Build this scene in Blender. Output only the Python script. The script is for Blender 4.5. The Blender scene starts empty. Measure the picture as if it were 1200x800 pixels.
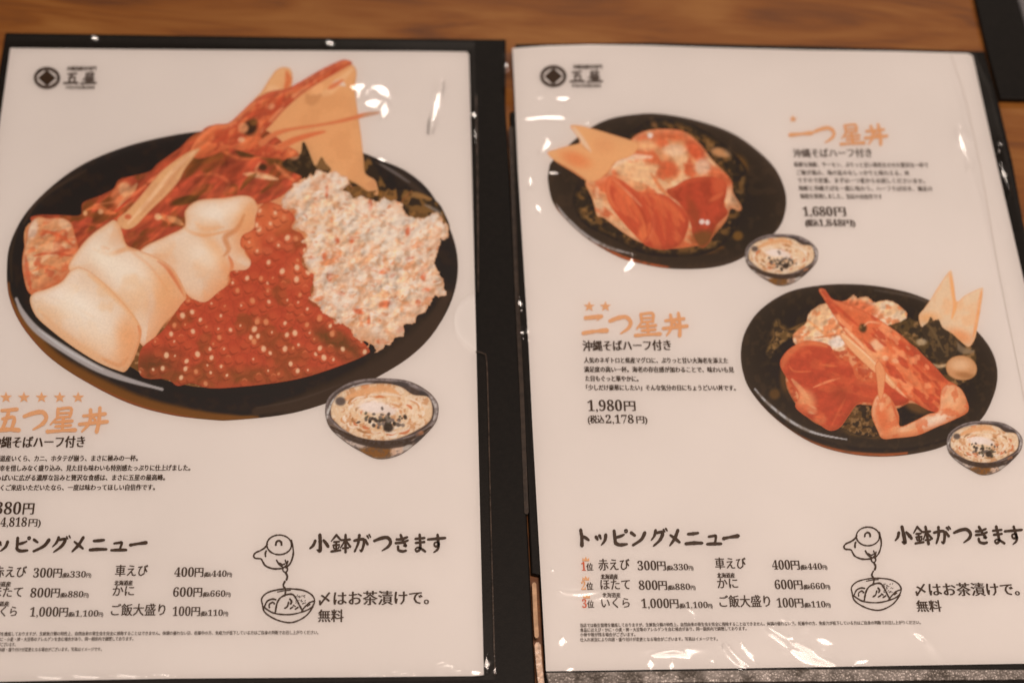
import bpy, math, random
import numpy as np
R = math.radians
random.seed(5); rng = np.random.default_rng(5)
sc = bpy.context.scene
col = sc.collection

# ---------------------------------------------------------------- camera
F, TH, RO, CH = 2087.52, 0.538690, 0.0745146, 0.630567      # focal length in pixels of a 1200 px frame, pitch, roll, height (m)
d_ = np.array([0, math.sin(TH), -math.cos(TH)]); r_ = np.array([1., 0, 0]); u_ = np.array([0, math.cos(TH), math.sin(TH)])
cr, sr = math.cos(RO), math.sin(RO)
r2 = cr*r_ + sr*u_; u2 = -sr*r_ + cr*u_
cam_d = bpy.data.cameras.new('camera'); cam = bpy.data.objects.new('camera', cam_d); col.objects.link(cam)
from mathutils import Matrix, Vector
cam.matrix_world = Matrix(((r2[0], u2[0], -d_[0], 0), (r2[1], u2[1], -d_[1], 0), (r2[2], u2[2], -d_[2], CH), (0, 0, 0, 1)))
cam_d.sensor_width = 36; cam_d.lens = F/1200*36
cam_d.clip_start = 0.02; cam_d.clip_end = 30
cam_d.dof.use_dof = True; cam_d.dof.focus_distance = 0.688; cam_d.dof.aperture_fstop = 5.6
sc.camera = cam
# ---------------------------------------------------------------- room light
w = bpy.data.worlds.new("World"); sc.world = w; w.use_nodes = True
bg = w.node_tree.nodes['Background']; bg.inputs[0].default_value = (1, .74, .56, 1); bg.inputs[1].default_value = 0.13
def lamp(name, loc, target, size, power, color, sy=None):
    L = bpy.data.lights.new(name, 'AREA'); L.shape = 'RECTANGLE' if sy else 'DISK'; L.size = size
    if sy: L.size_y = sy
    L.energy = power; L.color = color
    o = bpy.data.objects.new(name, L); col.objects.link(o); o.location = loc
    o.rotation_euler = (Vector(target)-Vector(loc)).to_track_quat('-Z', 'Y').to_euler()
    return o
WARM = (1, .785, .668)
lamp('ceiling_lamp', (0.20, .20, 1.25), (.14, .36, 0), .45, 8.9, WARM)
L1 = (-.10, 2.60, 1.70); L2 = (.30, .36, 1.70); L3 = (-.62, .40, 1.70); L4 = (.88, 2.60, 1.70)
lamp('far_glint_helper', L1, (0, .5, 0), .18, 6.0, (1, .84, .73))  # added, unseen: sparks the glints on the far part of the film
lamp('near_glint_helper', L2, (0.1, .25, 0), .18, 2.8, (1, .84, .73))  # unseen lamp put in for glints along the near edge of the film
lamp('left_glint_helper', L3, (-.1, .25, 0), .18, 1.6, (1, .84, .73))  # unseen, added so the left sleeve's bottom puckers glint
lamp('right_glint_helper', L4, (.2, .5, 0), .18, 5.0, (1, .84, .73))  # added out of view to make the right sleeve's streaks glint
sc.view_settings.view_transform = 'Standard'; sc.view_settings.look = 'None'; sc.view_settings.exposure = 0; sc.view_settings.gamma = 1

# ---------------------------------------------------------------- helpers
CAM = np.array([0, 0, CH])
def P(x, y, z=0.0):
    """arrays of photograph positions -> points on the level plane at height z"""
    x = np.asarray(x, float); y = np.asarray(y, float)
    v = d_[None] * F + (x.reshape(-1, 1)-600)*r2[None] - (y.reshape(-1, 1)-400)*u2[None]
    z = np.broadcast_to(np.asarray(z, float).reshape(-1) if np.ndim(z) else z, (len(v),))
    t = (z-CH)/v[:, 2]
    return v*t[:, None] + CAM[None]
def lin(c):
    c = np.asarray(c, float)/255
    return np.where(c <= .04045, c/12.92, ((c+.055)/1.055)**2.4)
LIGHT = lin((219, 195, 178))/.82          # what white paper returns in this room, per unit of reflectance
def ink(c): return np.clip((lin(c)-.008)/LIGHT, .004, .95)
def mat(name, base=None, rough=.5, attr=False, noise=None, bump=None, metallic=0, spec=.5, coat=0):
    m = bpy.data.materials.new(name); m.use_nodes = True; nt = m.node_tree; b = nt.nodes['Principled BSDF']
    b.inputs['Roughness'].default_value = rough; b.inputs['Metallic'].default_value = metallic
    b.inputs['Specular IOR Level'].default_value = spec
    if coat: b.inputs['Coat Weight'].default_value = coat
    tc = nt.nodes.new('ShaderNodeTexCoord')
    if attr:
        a = nt.nodes.new('ShaderNodeAttribute'); a.attribute_name = 'ink'; src = a.outputs['Color']
    else:
        rgb = nt.nodes.new('ShaderNodeRGB'); rgb.outputs[0].default_value = (*base, 1); src = rgb.outputs[0]
    if noise:
        sc_, lo, hi = noise
        n = nt.nodes.new('ShaderNodeTexNoise'); n.inputs['Scale'].default_value = sc_; n.inputs['Detail'].default_value = 4
        nt.links.new(tc.outputs['Object'], n.inputs['Vector'])
        mr = nt.nodes.new('ShaderNodeMapRange'); mr.inputs['From Min'].default_value = .3; mr.inputs['From Max'].default_value = .7
        mr.inputs['To Min'].default_value = lo; mr.inputs['To Max'].default_value = hi
        nt.links.new(n.outputs[0], mr.inputs['Value'])
        mx = nt.nodes.new('ShaderNodeVectorMath'); mx.operation = 'SCALE'
        nt.links.new(src, mx.inputs[0]); nt.links.new(mr.outputs[0], mx.inputs['Scale']); src = mx.outputs[0]
    nt.links.new(src, b.inputs['Base Color'])
    if bump:
        sc_, st, dist = bump
        n = nt.nodes.new('ShaderNodeTexNoise'); n.inputs['Scale'].default_value = sc_; n.inputs['Detail'].default_value = 3
        nt.links.new(tc.outputs['Object'], n.inputs['Vector'])
        bp = nt.nodes.new('ShaderNodeBump'); bp.inputs['Strength'].default_value = st; bp.inputs['Distance'].default_value = dist
        nt.links.new(n.outputs[0], bp.inputs['Height']); nt.links.new(bp.outputs[0], b.inputs['Normal'])
    return m
M = {}
M['paper'] = mat('paper', (.82, .82, .82), .6, noise=(13, .97, 1.025), bump=(60, .15, .0004))
M['print'] = mat('printed_ink', rough=.5, attr=True, noise=(1400, .93, 1.07))
M['black_ink'] = mat('black_ink', ink((58, 38, 26)), .5, noise=(1500, .6, 1.5))
M['gold_ink'] = mat('gold_ink', ink((218, 152, 104)), .5, noise=(1500, .93, 1.07))
M['red_ink'] = mat('red_ink', ink((200, 85, 50)), .5, noise=(1500, .9, 1.1))
M['grey_ink'] = mat('grey_ink', ink((82, 64, 54)), .5, noise=(1500, .7, 1.3))
M['board'] = mat('black_board', (.0048, .0038, .003), .5, noise=(500, .7, 1.4), bump=(1500, .25, .0003), spec=.18)
M['edge'] = mat('board_edge_tape', (.03, .02, .014), .35, noise=(400, .6, 1.6), bump=(900, .4, .0004))

def mesh_obj(name, verts, faces, material, parent=None, origin=(0, 0, 0), smooth=False, colors=None):
    me = bpy.data.meshes.new(name)
    v = np.asarray(verts, float)-np.asarray(origin, float)[None]
    if isinstance(faces, np.ndarray):
        n = len(faces); k = faces.shape[1]
        me.vertices.add(len(v)); me.vertices.foreach_set('co', v.astype(np.float32).ravel())
        me.loops.add(n*k); me.loops.foreach_set('vertex_index', faces.astype(np.int32).ravel())
        me.polygons.add(n); me.polygons.foreach_set('loop_start', np.arange(0, n*k, k, dtype=np.int32))
        me.update(calc_edges=True)
    else:
        me.from_pydata([tuple(p) for p in v], [], faces)
    if smooth: me.polygons.foreach_set('use_smooth', np.ones(len(me.polygons), bool))
    if colors is not None:
        ca = me.color_attributes.new('ink', 'FLOAT_COLOR', 'POINT')
        ca.data.foreach_set('color', np.concatenate([colors, np.ones((len(colors), 1))], 1).astype(np.float32).ravel())
    me.update()
    if material: me.materials.append(material)
    o = bpy.data.objects.new(name, me); col.objects.link(o)
    if parent is None: o.location = origin
    else: o.parent = parent
    return o
def thing(name, label, cat, loc, group=None):
    o = bpy.data.objects.new(name, None); col.objects.link(o); o.location = loc; o.empty_display_size = .05
    o['label'] = label; o['category'] = cat
    if group: o['group'] = group
    return o
def spline(pts, n=6, closed=True):
    pts = np.asarray(pts, float); N = len(pts); out = []
    for i in range(N if closed else N-1):
        if closed: p0, p1, p2, p3 = pts[i-1], pts[i], pts[(i+1) % N], pts[(i+2) % N]
        else: p0, p1, p2, p3 = pts[max(i-1, 0)], pts[i], pts[i+1], pts[min(i+2, N-1)]
        for t in np.arange(n)/n:
            out.append(.5*((2*p1)+(-p0+p2)*t+(2*p0-5*p1+4*p2-p3)*t*t+(-p0+3*p1-3*p2+p3)*t**3))
    if not closed: out.append(pts[-1])
    return np.array(out)
def seg_dist(X, Y, pts, closed=True):
    best = np.full(X.shape, 1e9); bx = np.zeros(X.shape); by = np.zeros(X.shape); tt = np.zeros(X.shape)
    n = len(pts); m = n if closed else n-1
    for i in range(m):
        a = pts[i]; b = pts[(i+1) % n]; e = b-a; L = e@e
        if L < 1e-12: continue
        t = np.clip(((X-a[0])*e[0]+(Y-a[1])*e[1])/L, 0, 1); qx = a[0]+t*e[0]; qy = a[1]+t*e[1]
        dd = (X-qx)**2+(Y-qy)**2; k = dd < best
        best = np.where(k, dd, best); bx = np.where(k, qx, bx); by = np.where(k, qy, by); tt = np.where(k, (i+t)/m, tt)
    return np.sqrt(best), bx, by, tt
def inside(X, Y, pts):
    c = np.zeros(X.shape, bool); n = len(pts)
    for i in range(n):
        x0, y0 = pts[i-1]; x1, y1 = pts[i]
        if y0 == y1: continue
        k = ((y0 > Y) != (y1 > Y)); c ^= k & (X < (x1-x0)*(Y-y0)/(y1-y0)+x0)
    return c
_lat = rng.random((6, 256, 256))
def vnoise(X, Y, s, k=0):
    x = X/s; y = Y/s; xi = np.floor(x).astype(int); yi = np.floor(y).astype(int); fx = x-xi; fy = y-yi
    fx = fx*fx*(3-2*fx); fy = fy*fy*(3-2*fy); T = _lat[k % 6]
    g = lambda a, b: T[a % 256, b % 256]
    return (g(xi, yi)*(1-fx)+g(xi+1, yi)*fx)*(1-fy)+(g(xi, yi+1)*(1-fx)+g(xi+1, yi+1)*fx)*fy
def fbm(X, Y, s, k=0): return (vnoise(X, Y, s, k)+.5*vnoise(X, Y, s/2, k+1)+.25*vnoise(X, Y, s/4, k+2))/1.75
def sstep(a, b, x):
    t = np.clip((x-a)/(b-a), 0, 1); return t*t*(3-2*t)
# paint ops work in display colours (0-255) and are turned to ink at the end
def ell(x, y, rx, ry, ang=0, c=(0, 0, 0), a=1, soft=.3):
    def f(X, Y, D, C):
        s, co = math.sin(R(ang)), math.cos(R(ang)); dx = X-x; dy = Y-y
        q = np.sqrt(((dx*co+dy*s)/rx)**2+((-dx*s+dy*co)/ry)**2)
        return C+(np.array(c)-C)*(a*(1-sstep(1-soft, 1+soft, q)))[:, None]
    return f
def ln(pts, w, c, a=1, soft=.5, sm=True):
    pts = np.asarray(pts, float)
    if sm and len(pts) > 2: pts = spline(pts, 5, False)
    def f(X, Y, D, C):
        lo = pts.min(0)-w*3; hi = pts.max(0)+w*3; k = (X > lo[0]) & (X < hi[0]) & (Y > lo[1]) & (Y < hi[1])
        if not k.any(): return C
        d, _, _, t = seg_dist(X[k], Y[k], pts, False)
        ww = w*.5*np.sin(np.pi*np.clip(t, .06, .94))**.6
        C = C.copy(); C[k] += (np.array(c)-C[k])*(a*(1-sstep(ww*(1-soft), ww*(1+soft)+.3, d)))[:, None]
        return C
    return f
def edge(w, c, a=1):
    return lambda X, Y, D, C: C+(np.array(c)-C)*(a*(1-sstep(0, w, D)))[:, None]
def noi(s, c, a=1, lo=.45, hi=.6, k=0, stretch=1, ang=0):
    def f(X, Y, D, C):
        co, si = math.cos(R(ang)), math.sin(R(ang)); x = (X*co+Y*si)/stretch; y = -X*si+Y*co
        return C+(np.array(c)-C)*(a*sstep(lo, hi, fbm(x, y, s, k)))[:, None]
    return f
def poly(pts, c, a=1, soft=1.0, sm=True):
    pts = spline(pts, 4) if sm else np.asarray(pts, float)
    def f(X, Y, D, C):
        d, _, _, _ = seg_dist(X, Y, pts); d = np.where(inside(X, Y, pts), d, -d)
        return C+(np.array(c)-C)*(a*sstep(-soft, soft, d))[:, None]
    return f
def raster(pts, step):
    lo = pts.min(0)-step*1.5; hi = pts.max(0)+step*1.5
    xs = np.arange(lo[0], hi[0], step); ys = np.arange(lo[1], hi[1], step)
    X, Y = np.meshgrid(xs, ys); ins = inside(X, Y, pts); D, bx, by, _ = seg_dist(X, Y, pts)
    q = ins[:-1, :-1] | ins[1:, :-1] | ins[:-1, 1:] | ins[1:, 1:]
    X = np.where(ins, X, bx); Y = np.where(ins, Y, by); D = np.where(ins, D, 0)
    idx = np.arange(X.size).reshape(X.shape)
    fc = np.stack([idx[1:, :-1][q], idx[1:, 1:][q], idx[:-1, 1:][q], idx[:-1, :-1][q]], 1)
    used = np.zeros(X.size, bool); used[fc.ravel()] = True; re = np.cumsum(used)-1
    global _G; gx = (X-bx).ravel()[used]; gy = (Y-by).ravel()[used]; gl_ = np.hypot(gx, gy)+1e-6; _G = (gx/gl_, gy/gl_)
    return X.ravel()[used], Y.ravel()[used], D.ravel()[used], re[fc]

Z_PAPER = .0036
def pillow(w_, hi=(236,206,180), lo=(190,110,70), a=.5, L=(.6, .8)):
    """printed roundness: the lower right flank of each morsel is toned down, the upper left one lifted"""
    def f(X, Y, D, C):
        q = np.clip(1-D/w_, 0, 1)**1.3; s_ = (_G[0]*-L[0]+_G[1]*-L[1])
        C = C+(np.array(lo)-C)*(a*q*np.clip(s_, 0, 1))[:, None]
        return C+(np.array(hi)-C)*(a*.8*q*(D > 1.2)*np.clip(-s_, 0, 1)*(q < .9))[:, None]
    return f
def relief(s_, amp, k=0, stretch=1, ang=0, d=1.3):
    def f(X, Y, D, C):
        co, si = math.cos(R(ang)), math.sin(R(ang))
        g = lambda X, Y: fbm((X*co+Y*si)/stretch, -X*si+Y*co, s_, k)
        q = (g(X+d, Y+d)-g(X-d, Y-d))*s_/d
        return C*(1+np.clip(-amp*q*.13, -.30, .12))[:, None]
    return f
def worley(pts, c_mid, c_gap, gap=.25, r=6., a=1., lo=None):
    pts = np.asarray(pts, float)
    def f(X, Y, D, C):
        f1 = np.full(X.shape, 1e9); f2 = np.full(X.shape, 1e9); nx = np.zeros(X.shape); ny = np.zeros(X.shape)
        for x, y in pts:
            d = np.hypot(X-x, (Y-y)*1.1); k = d < f1; f2 = np.where(k, f1, np.minimum(f2, d)); nx = np.where(k, x, nx); ny = np.where(k, y, ny); f1 = np.where(k, d, f1)
        g = 1-sstep(0, gap*r*2, f2-f1); m = 1-sstep(.2, 1.0, f1/r)
        C = C+(np.array(c_mid)-C)*(a*m*.8)[:, None]
        if lo is not None:
            t = sstep(.1, 1, ((X-nx)*.5+(Y-ny)*.85)/r); C = C+(np.array(lo)-C)*(a*t*.6)[:, None]
        return C+(np.array(c_gap)-C)*(a*g)[:, None]
    return f
class Page:
    """one printed sheet of paper; every print lies a hair above the one before it"""
    def __init__(s, root, sheet, origin): s.root = root; s.sheet = sheet; s.o = origin; s.z = Z_PAPER+.00003
    def nz(s): s.z += .000012; return s.z
def piece(pg, name, pts, base, ops, step=1.0, smooth=True, label=None, jag=0):
    pts = spline(pts, 6) if smooth else np.asarray(pts, float)
    if jag:
        n = len(pts); pts = pts+rng.normal(0, jag, pts.shape)
    X, Y, D, fc = raster(pts, step)
    C = np.tile(np.array(base, float), (len(X), 1))
    for f in ops: C = f(X, Y, D, C)
    o = mesh_obj(name, P(X, Y, pg.nz()), fc, M['print'], pg.sheet, pg.o, colors=ink(np.clip(C, 8, 250)))
    if label: o['label'] = label
    return o

# ---- lettering: built-in font glyphs, uprights thickened as in a Mincho face
VPX, VPY = 455., -3080.
_tc = {}
SER = {ord(c): chr(0x1D7CE+i) for i, c in enumerate('0123456789')}
def glyphs(s, off=0.0):
    key = (s, off)
    if key not in _tc:
        cu = bpy.data.curves.new('t', 'FONT'); cu.body = s; cu.resolution_u = 2; cu.fill_mode = 'FRONT'; cu.offset = off
        ob = bpy.data.objects.new('t', cu); me = bpy.data.meshes.new_from_object(ob)
        v = np.zeros(len(me.vertices)*3); me.vertices.foreach_get('co', v); v = v.reshape(-1, 3)
        fs = [list(p.vertices) for p in me.polygons]
        bpy.data.objects.remove(ob); bpy.data.curves.remove(cu); bpy.data.meshes.remove(me)
        _tc[key] = (v, fs)
    return _tc[key]
def text(pg, s, x0, x1, y0, h, y1=None, m='black_ink', bold=.05, name='printed_text', serif=True):
    """s set between x0 and x1, standing on the line y0..y1, capital height h, in photograph units"""
    if y1 is None: y1 = y0-.005*(x1-x0)
    v, fs = glyphs(s.translate(SER) if serif else s)
    if not len(v): return
    a, b = v[:, 0].min(), v[:, 0].max()
    V = []; Fc = []
    cjk = any(ord(c) > 0x2000 for c in s)
    sy = h/(.78 if cjk else .70)
    base = -.06 if cjk else 0
    bold = bold*1.45
    cops = ((0, 0), (bold, 1), (bold*.5, 2)) if bold else ((0, 0),)
    for dx, k in cops:
        t = (v[:, 0]-a)/(b-a); x = x0+(x1-x0)*t + dx*sy*.8; y = y0+(y1-y0)*t; hh = (v[:, 1]-base)*sy
        px = x+hh*(VPX-x)/(y-VPY); py = y-hh
        q = P(px, py, pg.z+.000012+.000003*k); n = len(V) and sum(len(i) for i in V)
        Fc += [[i+n for i in f] for f in fs]; V.append(q)
    return mesh_obj(name, np.concatenate(V), Fc, M[m], pg.sheet, pg.o)
def ribbon(pts, n=5, rough=0):
    p = spline([q[:2] for q in pts], n, False); ws = [q[2] for q in pts]; k = len(p)
    wd = np.interp(np.linspace(0, len(pts)-1, k), range(len(pts)), ws)/2
    if rough: wd = wd*(1+rng.normal(0, rough, k))
    t = np.gradient(p, axis=0); t /= np.linalg.norm(t, axis=1)[:, None]+1e-9; nn = np.stack([-t[:, 1], t[:, 0]], 1)
    st = np.concatenate([[p[0]-t[0]*wd[0]*.8], p, [p[-1]+t[-1]*wd[-1]*.8]]); wd = np.concatenate([[wd[0]*.45], wd, [wd[-1]*.45]]); nn = np.concatenate([nn[:1], nn, nn[-1:]])
    L = st+nn*wd[:, None]; Rr = st-nn*wd[:, None]; V = np.empty((2*len(st), 2)); V[::2] = L; V[1::2] = Rr
    return V, [[2*i, 2*i+1, 2*i+3, 2*i+2] for i in range(len(st)-1)]
def strokes(pg, name, items, m='black_ink', rough=.06, f=lambda x, y: (x, y), n=5):
    V = []; Fc = []; c = 0
    for i, st in enumerate(items):
        v, fc = ribbon(st, n, rough); x, y = f(v[:, 0], v[:, 1])
        V.append(P(x, y, pg.z+.000012+.0000012*(i % 12))); Fc += [[a+c for a in q] for q in fc]; c += len(v)
    return mesh_obj(name, np.concatenate(V), Fc, M[m], pg.sheet, pg.o)
B = {
'ト': [[(30,5,14),(34,50,13),(32,95,17)],[(36,40,9),(60,52,14),(76,64,10)]],
'ッ': [[(8,45,14),(20,62,9)],[(36,38,14),(45,56,8)],[(86,34,14),(76,65,13),(45,92,5)]],
'ピ': [[(20,12,14),(22,55,13),(25,80,15),(50,90,15),(90,86,10)],[(24,50,10),(55,42,13),(78,32,8)],[(84,8,7),(95,6,7),(96,18,7),(86,20,7),(83,9,6)]],
'ン': [[(10,22,14),(32,38,11)],[(95,22,15),(70,60,14),(15,92,11)]],
'グ': [[(38,8,13),(28,40,11),(8,65,5)],[(35,25,10),(75,20,15),(60,60,14),(18,97,7)],[(82,5,9),(89,18,6)],[(96,0,9),(103,12,6)]],
'メ': [[(78,8,14),(50,55,15),(12,95,7)],[(22,35,9),(60,60,14),(82,76,10)]],
'ニ': [[(22,30,12),(50,28,15),(80,24,10)],[(5,84,14),(50,80,16),(97,80,12)]],
'ュ': [[(20,45,10),(55,40,12),(68,42,11),(58,80,10)],[(6,86,12),(50,84,14),(98,84,12)]],
'ー': [[(5,55,16),(40,48,11),(97,40,17)]],
'小': [[(52,3,13),(55,50,15),(54,90,16),(38,84,5)],[(28,35,12),(18,60,12),(0,78,7)],[(72,32,9),(88,52,15),(98,68,11)]],
'鉢': [[(28,3,10),(0,38,5)],[(28,6,9),(52,32,8)],[(14,42,8),(42,40,8)],[(10,60,8),(44,57,8)],[(27,42,9),(27,88,9)],[(12,68,7),(17,80,6)],[(43,66,7),(37,78,6)],[(0,94,10),(50,87,9)],[(54,32,9),(100,28,10)],[(76,2,10),(77,98,11)],[(74,34,9),(50,74,5)],[(78,34,8),(102,68,10)],[(62,76,8),(92,74,8)]],
'が': [[(5,35,11),(40,28,12),(62,30,12),(60,60,11),(48,92,11),(38,84,4)],[(35,5,12),(28,50,11),(8,94,8)],[(70,30,10),(84,55,11)],[(80,8,8),(89,22,6)],[(92,2,8),(101,16,6)]],
'つ': [[(3,36,11),(40,22,14),(76,18,14),(94,40,13),(82,66,12),(46,90,5)]],
'き': [[(15,28,10),(50,26,11),(87,15,9)],[(10,48,10),(55,44,11),(90,33,9)],[(42,3,11),(60,40,11),(77,64,11),(60,62,5)],[(25,66,10),(28,86,11),(55,93,12),(77,89,10)]],
'ま': [[(18,25,10),(87,20,10)],[(20,47,10),(84,42,10)],[(50,2,11),(54,50,11),(52,80,11),(30,93,10),(18,82,7),(35,72,8),(60,78,9),(90,94,10)]],
'す': [[(3,28,10),(50,24,12),(97,20,10)],[(55,2,11),(58,35,11),(58,62,12),(40,65,8),(38,48,7),(56,44,8),(61,65,10),(52,84,10),(33,99,5)]],
'五': [[(20,12,11),(82,6,12)],[(50,12,11),(42,50,11),(32,88,12)],[(28,46,10),(74,40,11),(69,86,11)],[(0,94,13),(60,89,13),(100,92,14)]],
'星': [[(28,4,10),(30,42,10)],[(28,6,9),(76,2,10),(74,38,10)],[(32,23,7),(70,21,7)],[(32,40,8),(70,37,8)],[(24,46,8),(6,70,5)],[(22,60,9),(86,54,10)],[(26,77,9),(82,72,9)],[(52,44,10),(52,94,10)],[(-2,98,12),(50,94,9),(100,91,14)]],
'丼': [[(12,34,10),(92,25,11)],[(0,68,11),(102,57,12)],[(36,8,11),(37,60,11),(12,98,6)],[(70,0,11),(71,60,12),(66,100,12)],[(46,38,9),(58,50,9)]],
'一': [[(2,52,17),(50,47,11),(98,42,17)]],
'二': [[(15,22,13),(82,15,15)],[(82,18,6),(60,34,2)],[(2,88,14),(50,80,11),(98,76,16)]],
}
def brush(pg, s, boxes, y0, y1, m='black_ink', name='printed_brush_title', wk=1.35):
    """boxes: (x left, x right) of each character; y0 top, y1 foot"""
    it = []
    for ch, (a, b) in zip(s, boxes):
        for st in B[ch]:
            q = []
            for (x, y, w_) in st:
                py = y0+(y1-y0)*y/100; px = a+(b-a)*x/100; px += (y1-py)*(VPX-px)/(py-VPY)
                q.append((px, py, w_*(y1-y0)/100*wk))
            it.append(q)
    return strokes(pg, name, it, m)
def star(pg, x, y, r, m='gold_ink', name='printed_star'):
    pts = [(x+(r if k % 2 == 0 else r*.42)*math.sin(k*math.pi/5), y-(r if k % 2 == 0 else r*.42)*.92*math.cos(k*math.pi/5)) for k in range(10)]+[(x, y)]
    p = np.array(pts); return mesh_obj(name, P(p[:, 0], p[:, 1], pg.z+.00001), [[(k+1) % 10, k, 10] for k in range(10)], M[m], pg.sheet, pg.o)
def slab(name, pts, z0, z1, m, parent, origin, bev=.0006, label=None):
    """a board with a softly rounded upper edge"""
    p = np.asarray(pts, float); n = len(p); g = P(p[:, 0], p[:, 1], z1)
    c = g[:, :2]; area = 0.5*sum(c[i-1][0]*c[i][1]-c[i][0]*c[i-1][1] for i in range(n))
    if area < 0: c = c[::-1]
    e = np.roll(c, -1, 0)-c; e /= np.linalg.norm(e, axis=1)[:, None]; nn = np.stack([-e[:, 1], e[:, 0]], 1)
    mi = nn+np.roll(nn, 1, 0); mi /= (np.sum(mi*nn, 1))[:, None]
    V = []; rings = [(0, z0), (0, z1-bev), (bev*.3, z1-bev*.3), (bev, z1)]
    for ins_, z in rings: V.append(np.concatenate([c+mi*ins_, np.full((n, 1), z)], 1))
    Fs = []
    for k in range(3):
        for i in range(n): j = (i+1) % n; Fs.append([k*n+i, k*n+j, (k+1)*n+j, (k+1)*n+i])
    Fs.append([3*n+i for i in range(n)]); Fs.append([i for i in range(n)][::-1])
    o = mesh_obj(name, np.concatenate(V), Fs, m, parent, origin)
    if label: o['label'] = label
    return o

# ---------------------------------------------------------------- table
def wood():
    m = bpy.data.materials.new('table_wood'); m.use_nodes = True; nt = m.node_tree; b = nt.nodes['Principled BSDF']
    tc = nt.nodes.new('ShaderNodeTexCoord'); mp = nt.nodes.new('ShaderNodeMapping'); mp.inputs['Scale'].default_value = (1, 4.5, 1); mp.inputs['Rotation'].default_value = (0, 0, R(3))
    nt.links.new(tc.outputs['Object'], mp.inputs[0])
    n1 = nt.nodes.new('ShaderNodeTexNoise'); n1.inputs['Scale'].default_value = 9; n1.inputs['Detail'].default_value = 6; n1.inputs['Distortion'].default_value = 1.6
    n2 = nt.nodes.new('ShaderNodeTexNoise'); n2.inputs['Scale'].default_value = 70; n2.inputs['Detail'].default_value = 5
    mp2 = nt.nodes.new('ShaderNodeMapping'); mp2.inputs['Scale'].default_value = (.4, 12, 1); nt.links.new(tc.outputs['Object'], mp2.inputs[0])
    nt.links.new(mp.outputs[0], n1.inputs['Vector']); nt.links.new(mp2.outputs[0], n2.inputs['Vector'])
    ad = nt.nodes.new('ShaderNodeMath'); ad.operation = 'MULTIPLY_ADD'; ad.inputs[1].default_value = .3
    nt.links.new(n2.outputs[0], ad.inputs[0]); nt.links.new(n1.outputs[0], ad.inputs[2])
    cr_ = nt.nodes.new('ShaderNodeValToRGB'); e = cr_.color_ramp; e.elements[0].position = .50; e.elements[1].position = .86
    e.elements[0].color = (*ink((102, 54, 14))*.92, 1); e.elements[1].color = (*ink((150, 90, 40))*.95, 1)
    k = e.elements.new(.66); k.color = (*ink((132, 71, 23))*.93, 1)
    nt.links.new(ad.outputs[0], cr_.inputs[0]); nt.links.new(cr_.outputs[0], b.inputs['Base Color'])
    b.inputs['Roughness'].default_value = .5
    bp = nt.nodes.new('ShaderNodeBump'); bp.inputs['Strength'].default_value = .15; bp.inputs['Distance'].default_value = .0005
    nt.links.new(n2.outputs[0], bp.inputs['Height']); nt.links.new(bp.outputs[0], b.inputs['Normal'])
    return m
tb = mesh_obj('table_top', [(-1.1, -.5, 0), (1.1, -.5, 0), (1.1, 1.3, 0), (-1.1, 1.3, 0), (-1.1, -.5, -.03), (1.1, -.5, -.03), (1.1, 1.3, -.03), (-1.1, 1.3, -.03)],
              [[0, 1, 2, 3], [7, 6, 5, 4], [0, 4, 5, 1], [1, 5, 6, 2], [2, 6, 7, 3], [3, 7, 4, 0]], wood())
tb['kind'] = 'structure'

# ---------------------------------------------------------------- film
def film_mat():
    m = bpy.data.materials.new('clear_film'); m.use_nodes = True; nt = m.node_tree; nt.nodes.clear()
    out = nt.nodes.new('ShaderNodeOutputMaterial'); mx = nt.nodes.new('ShaderNodeMixShader'); tr = nt.nodes.new('ShaderNodeBsdfTransparent')
    tr.inputs[0].default_value = (.985, .98, .975, 1)
    gl = nt.nodes.new('ShaderNodeBsdfGlossy'); gl.inputs['Roughness'].default_value = .08
    g2 = nt.nodes.new('ShaderNodeBsdfGlossy'); g2.inputs['Roughness'].default_value = .24
    gm = nt.nodes.new('ShaderNodeMixShader'); gm.inputs[0].default_value = .55
    nt.links.new(gl.outputs[0], gm.inputs[1]); nt.links.new(g2.outputs[0], gm.inputs[2])
    fr = nt.nodes.new('ShaderNodeFresnel'); fr.inputs[0].default_value = 1.5
    tc = nt.nodes.new('ShaderNodeTexCoord'); n = nt.nodes.new('ShaderNodeTexNoise'); n.inputs['Scale'].default_value = 45; n.inputs['Detail'].default_value = 2
    bp = nt.nodes.new('ShaderNodeBump'); bp.inputs['Strength'].default_value = .3; bp.inputs['Distance'].default_value = .0004
    nt.links.new(tc.outputs['Object'], n.inputs['Vector']); nt.links.new(n.outputs[0], bp.inputs['Height'])
    nt.links.new(bp.outputs[0], gl.inputs['Normal'])
    nt.links.new(fr.outputs[0], mx.inputs[0]); nt.links.new(tr.outputs[0], mx.inputs[1]); nt.links.new(gm.outputs[0], mx.inputs[2]); nt.links.new(mx.outputs[0], out.inputs[0])
    return m
M['film'] = film_mat()
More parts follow.
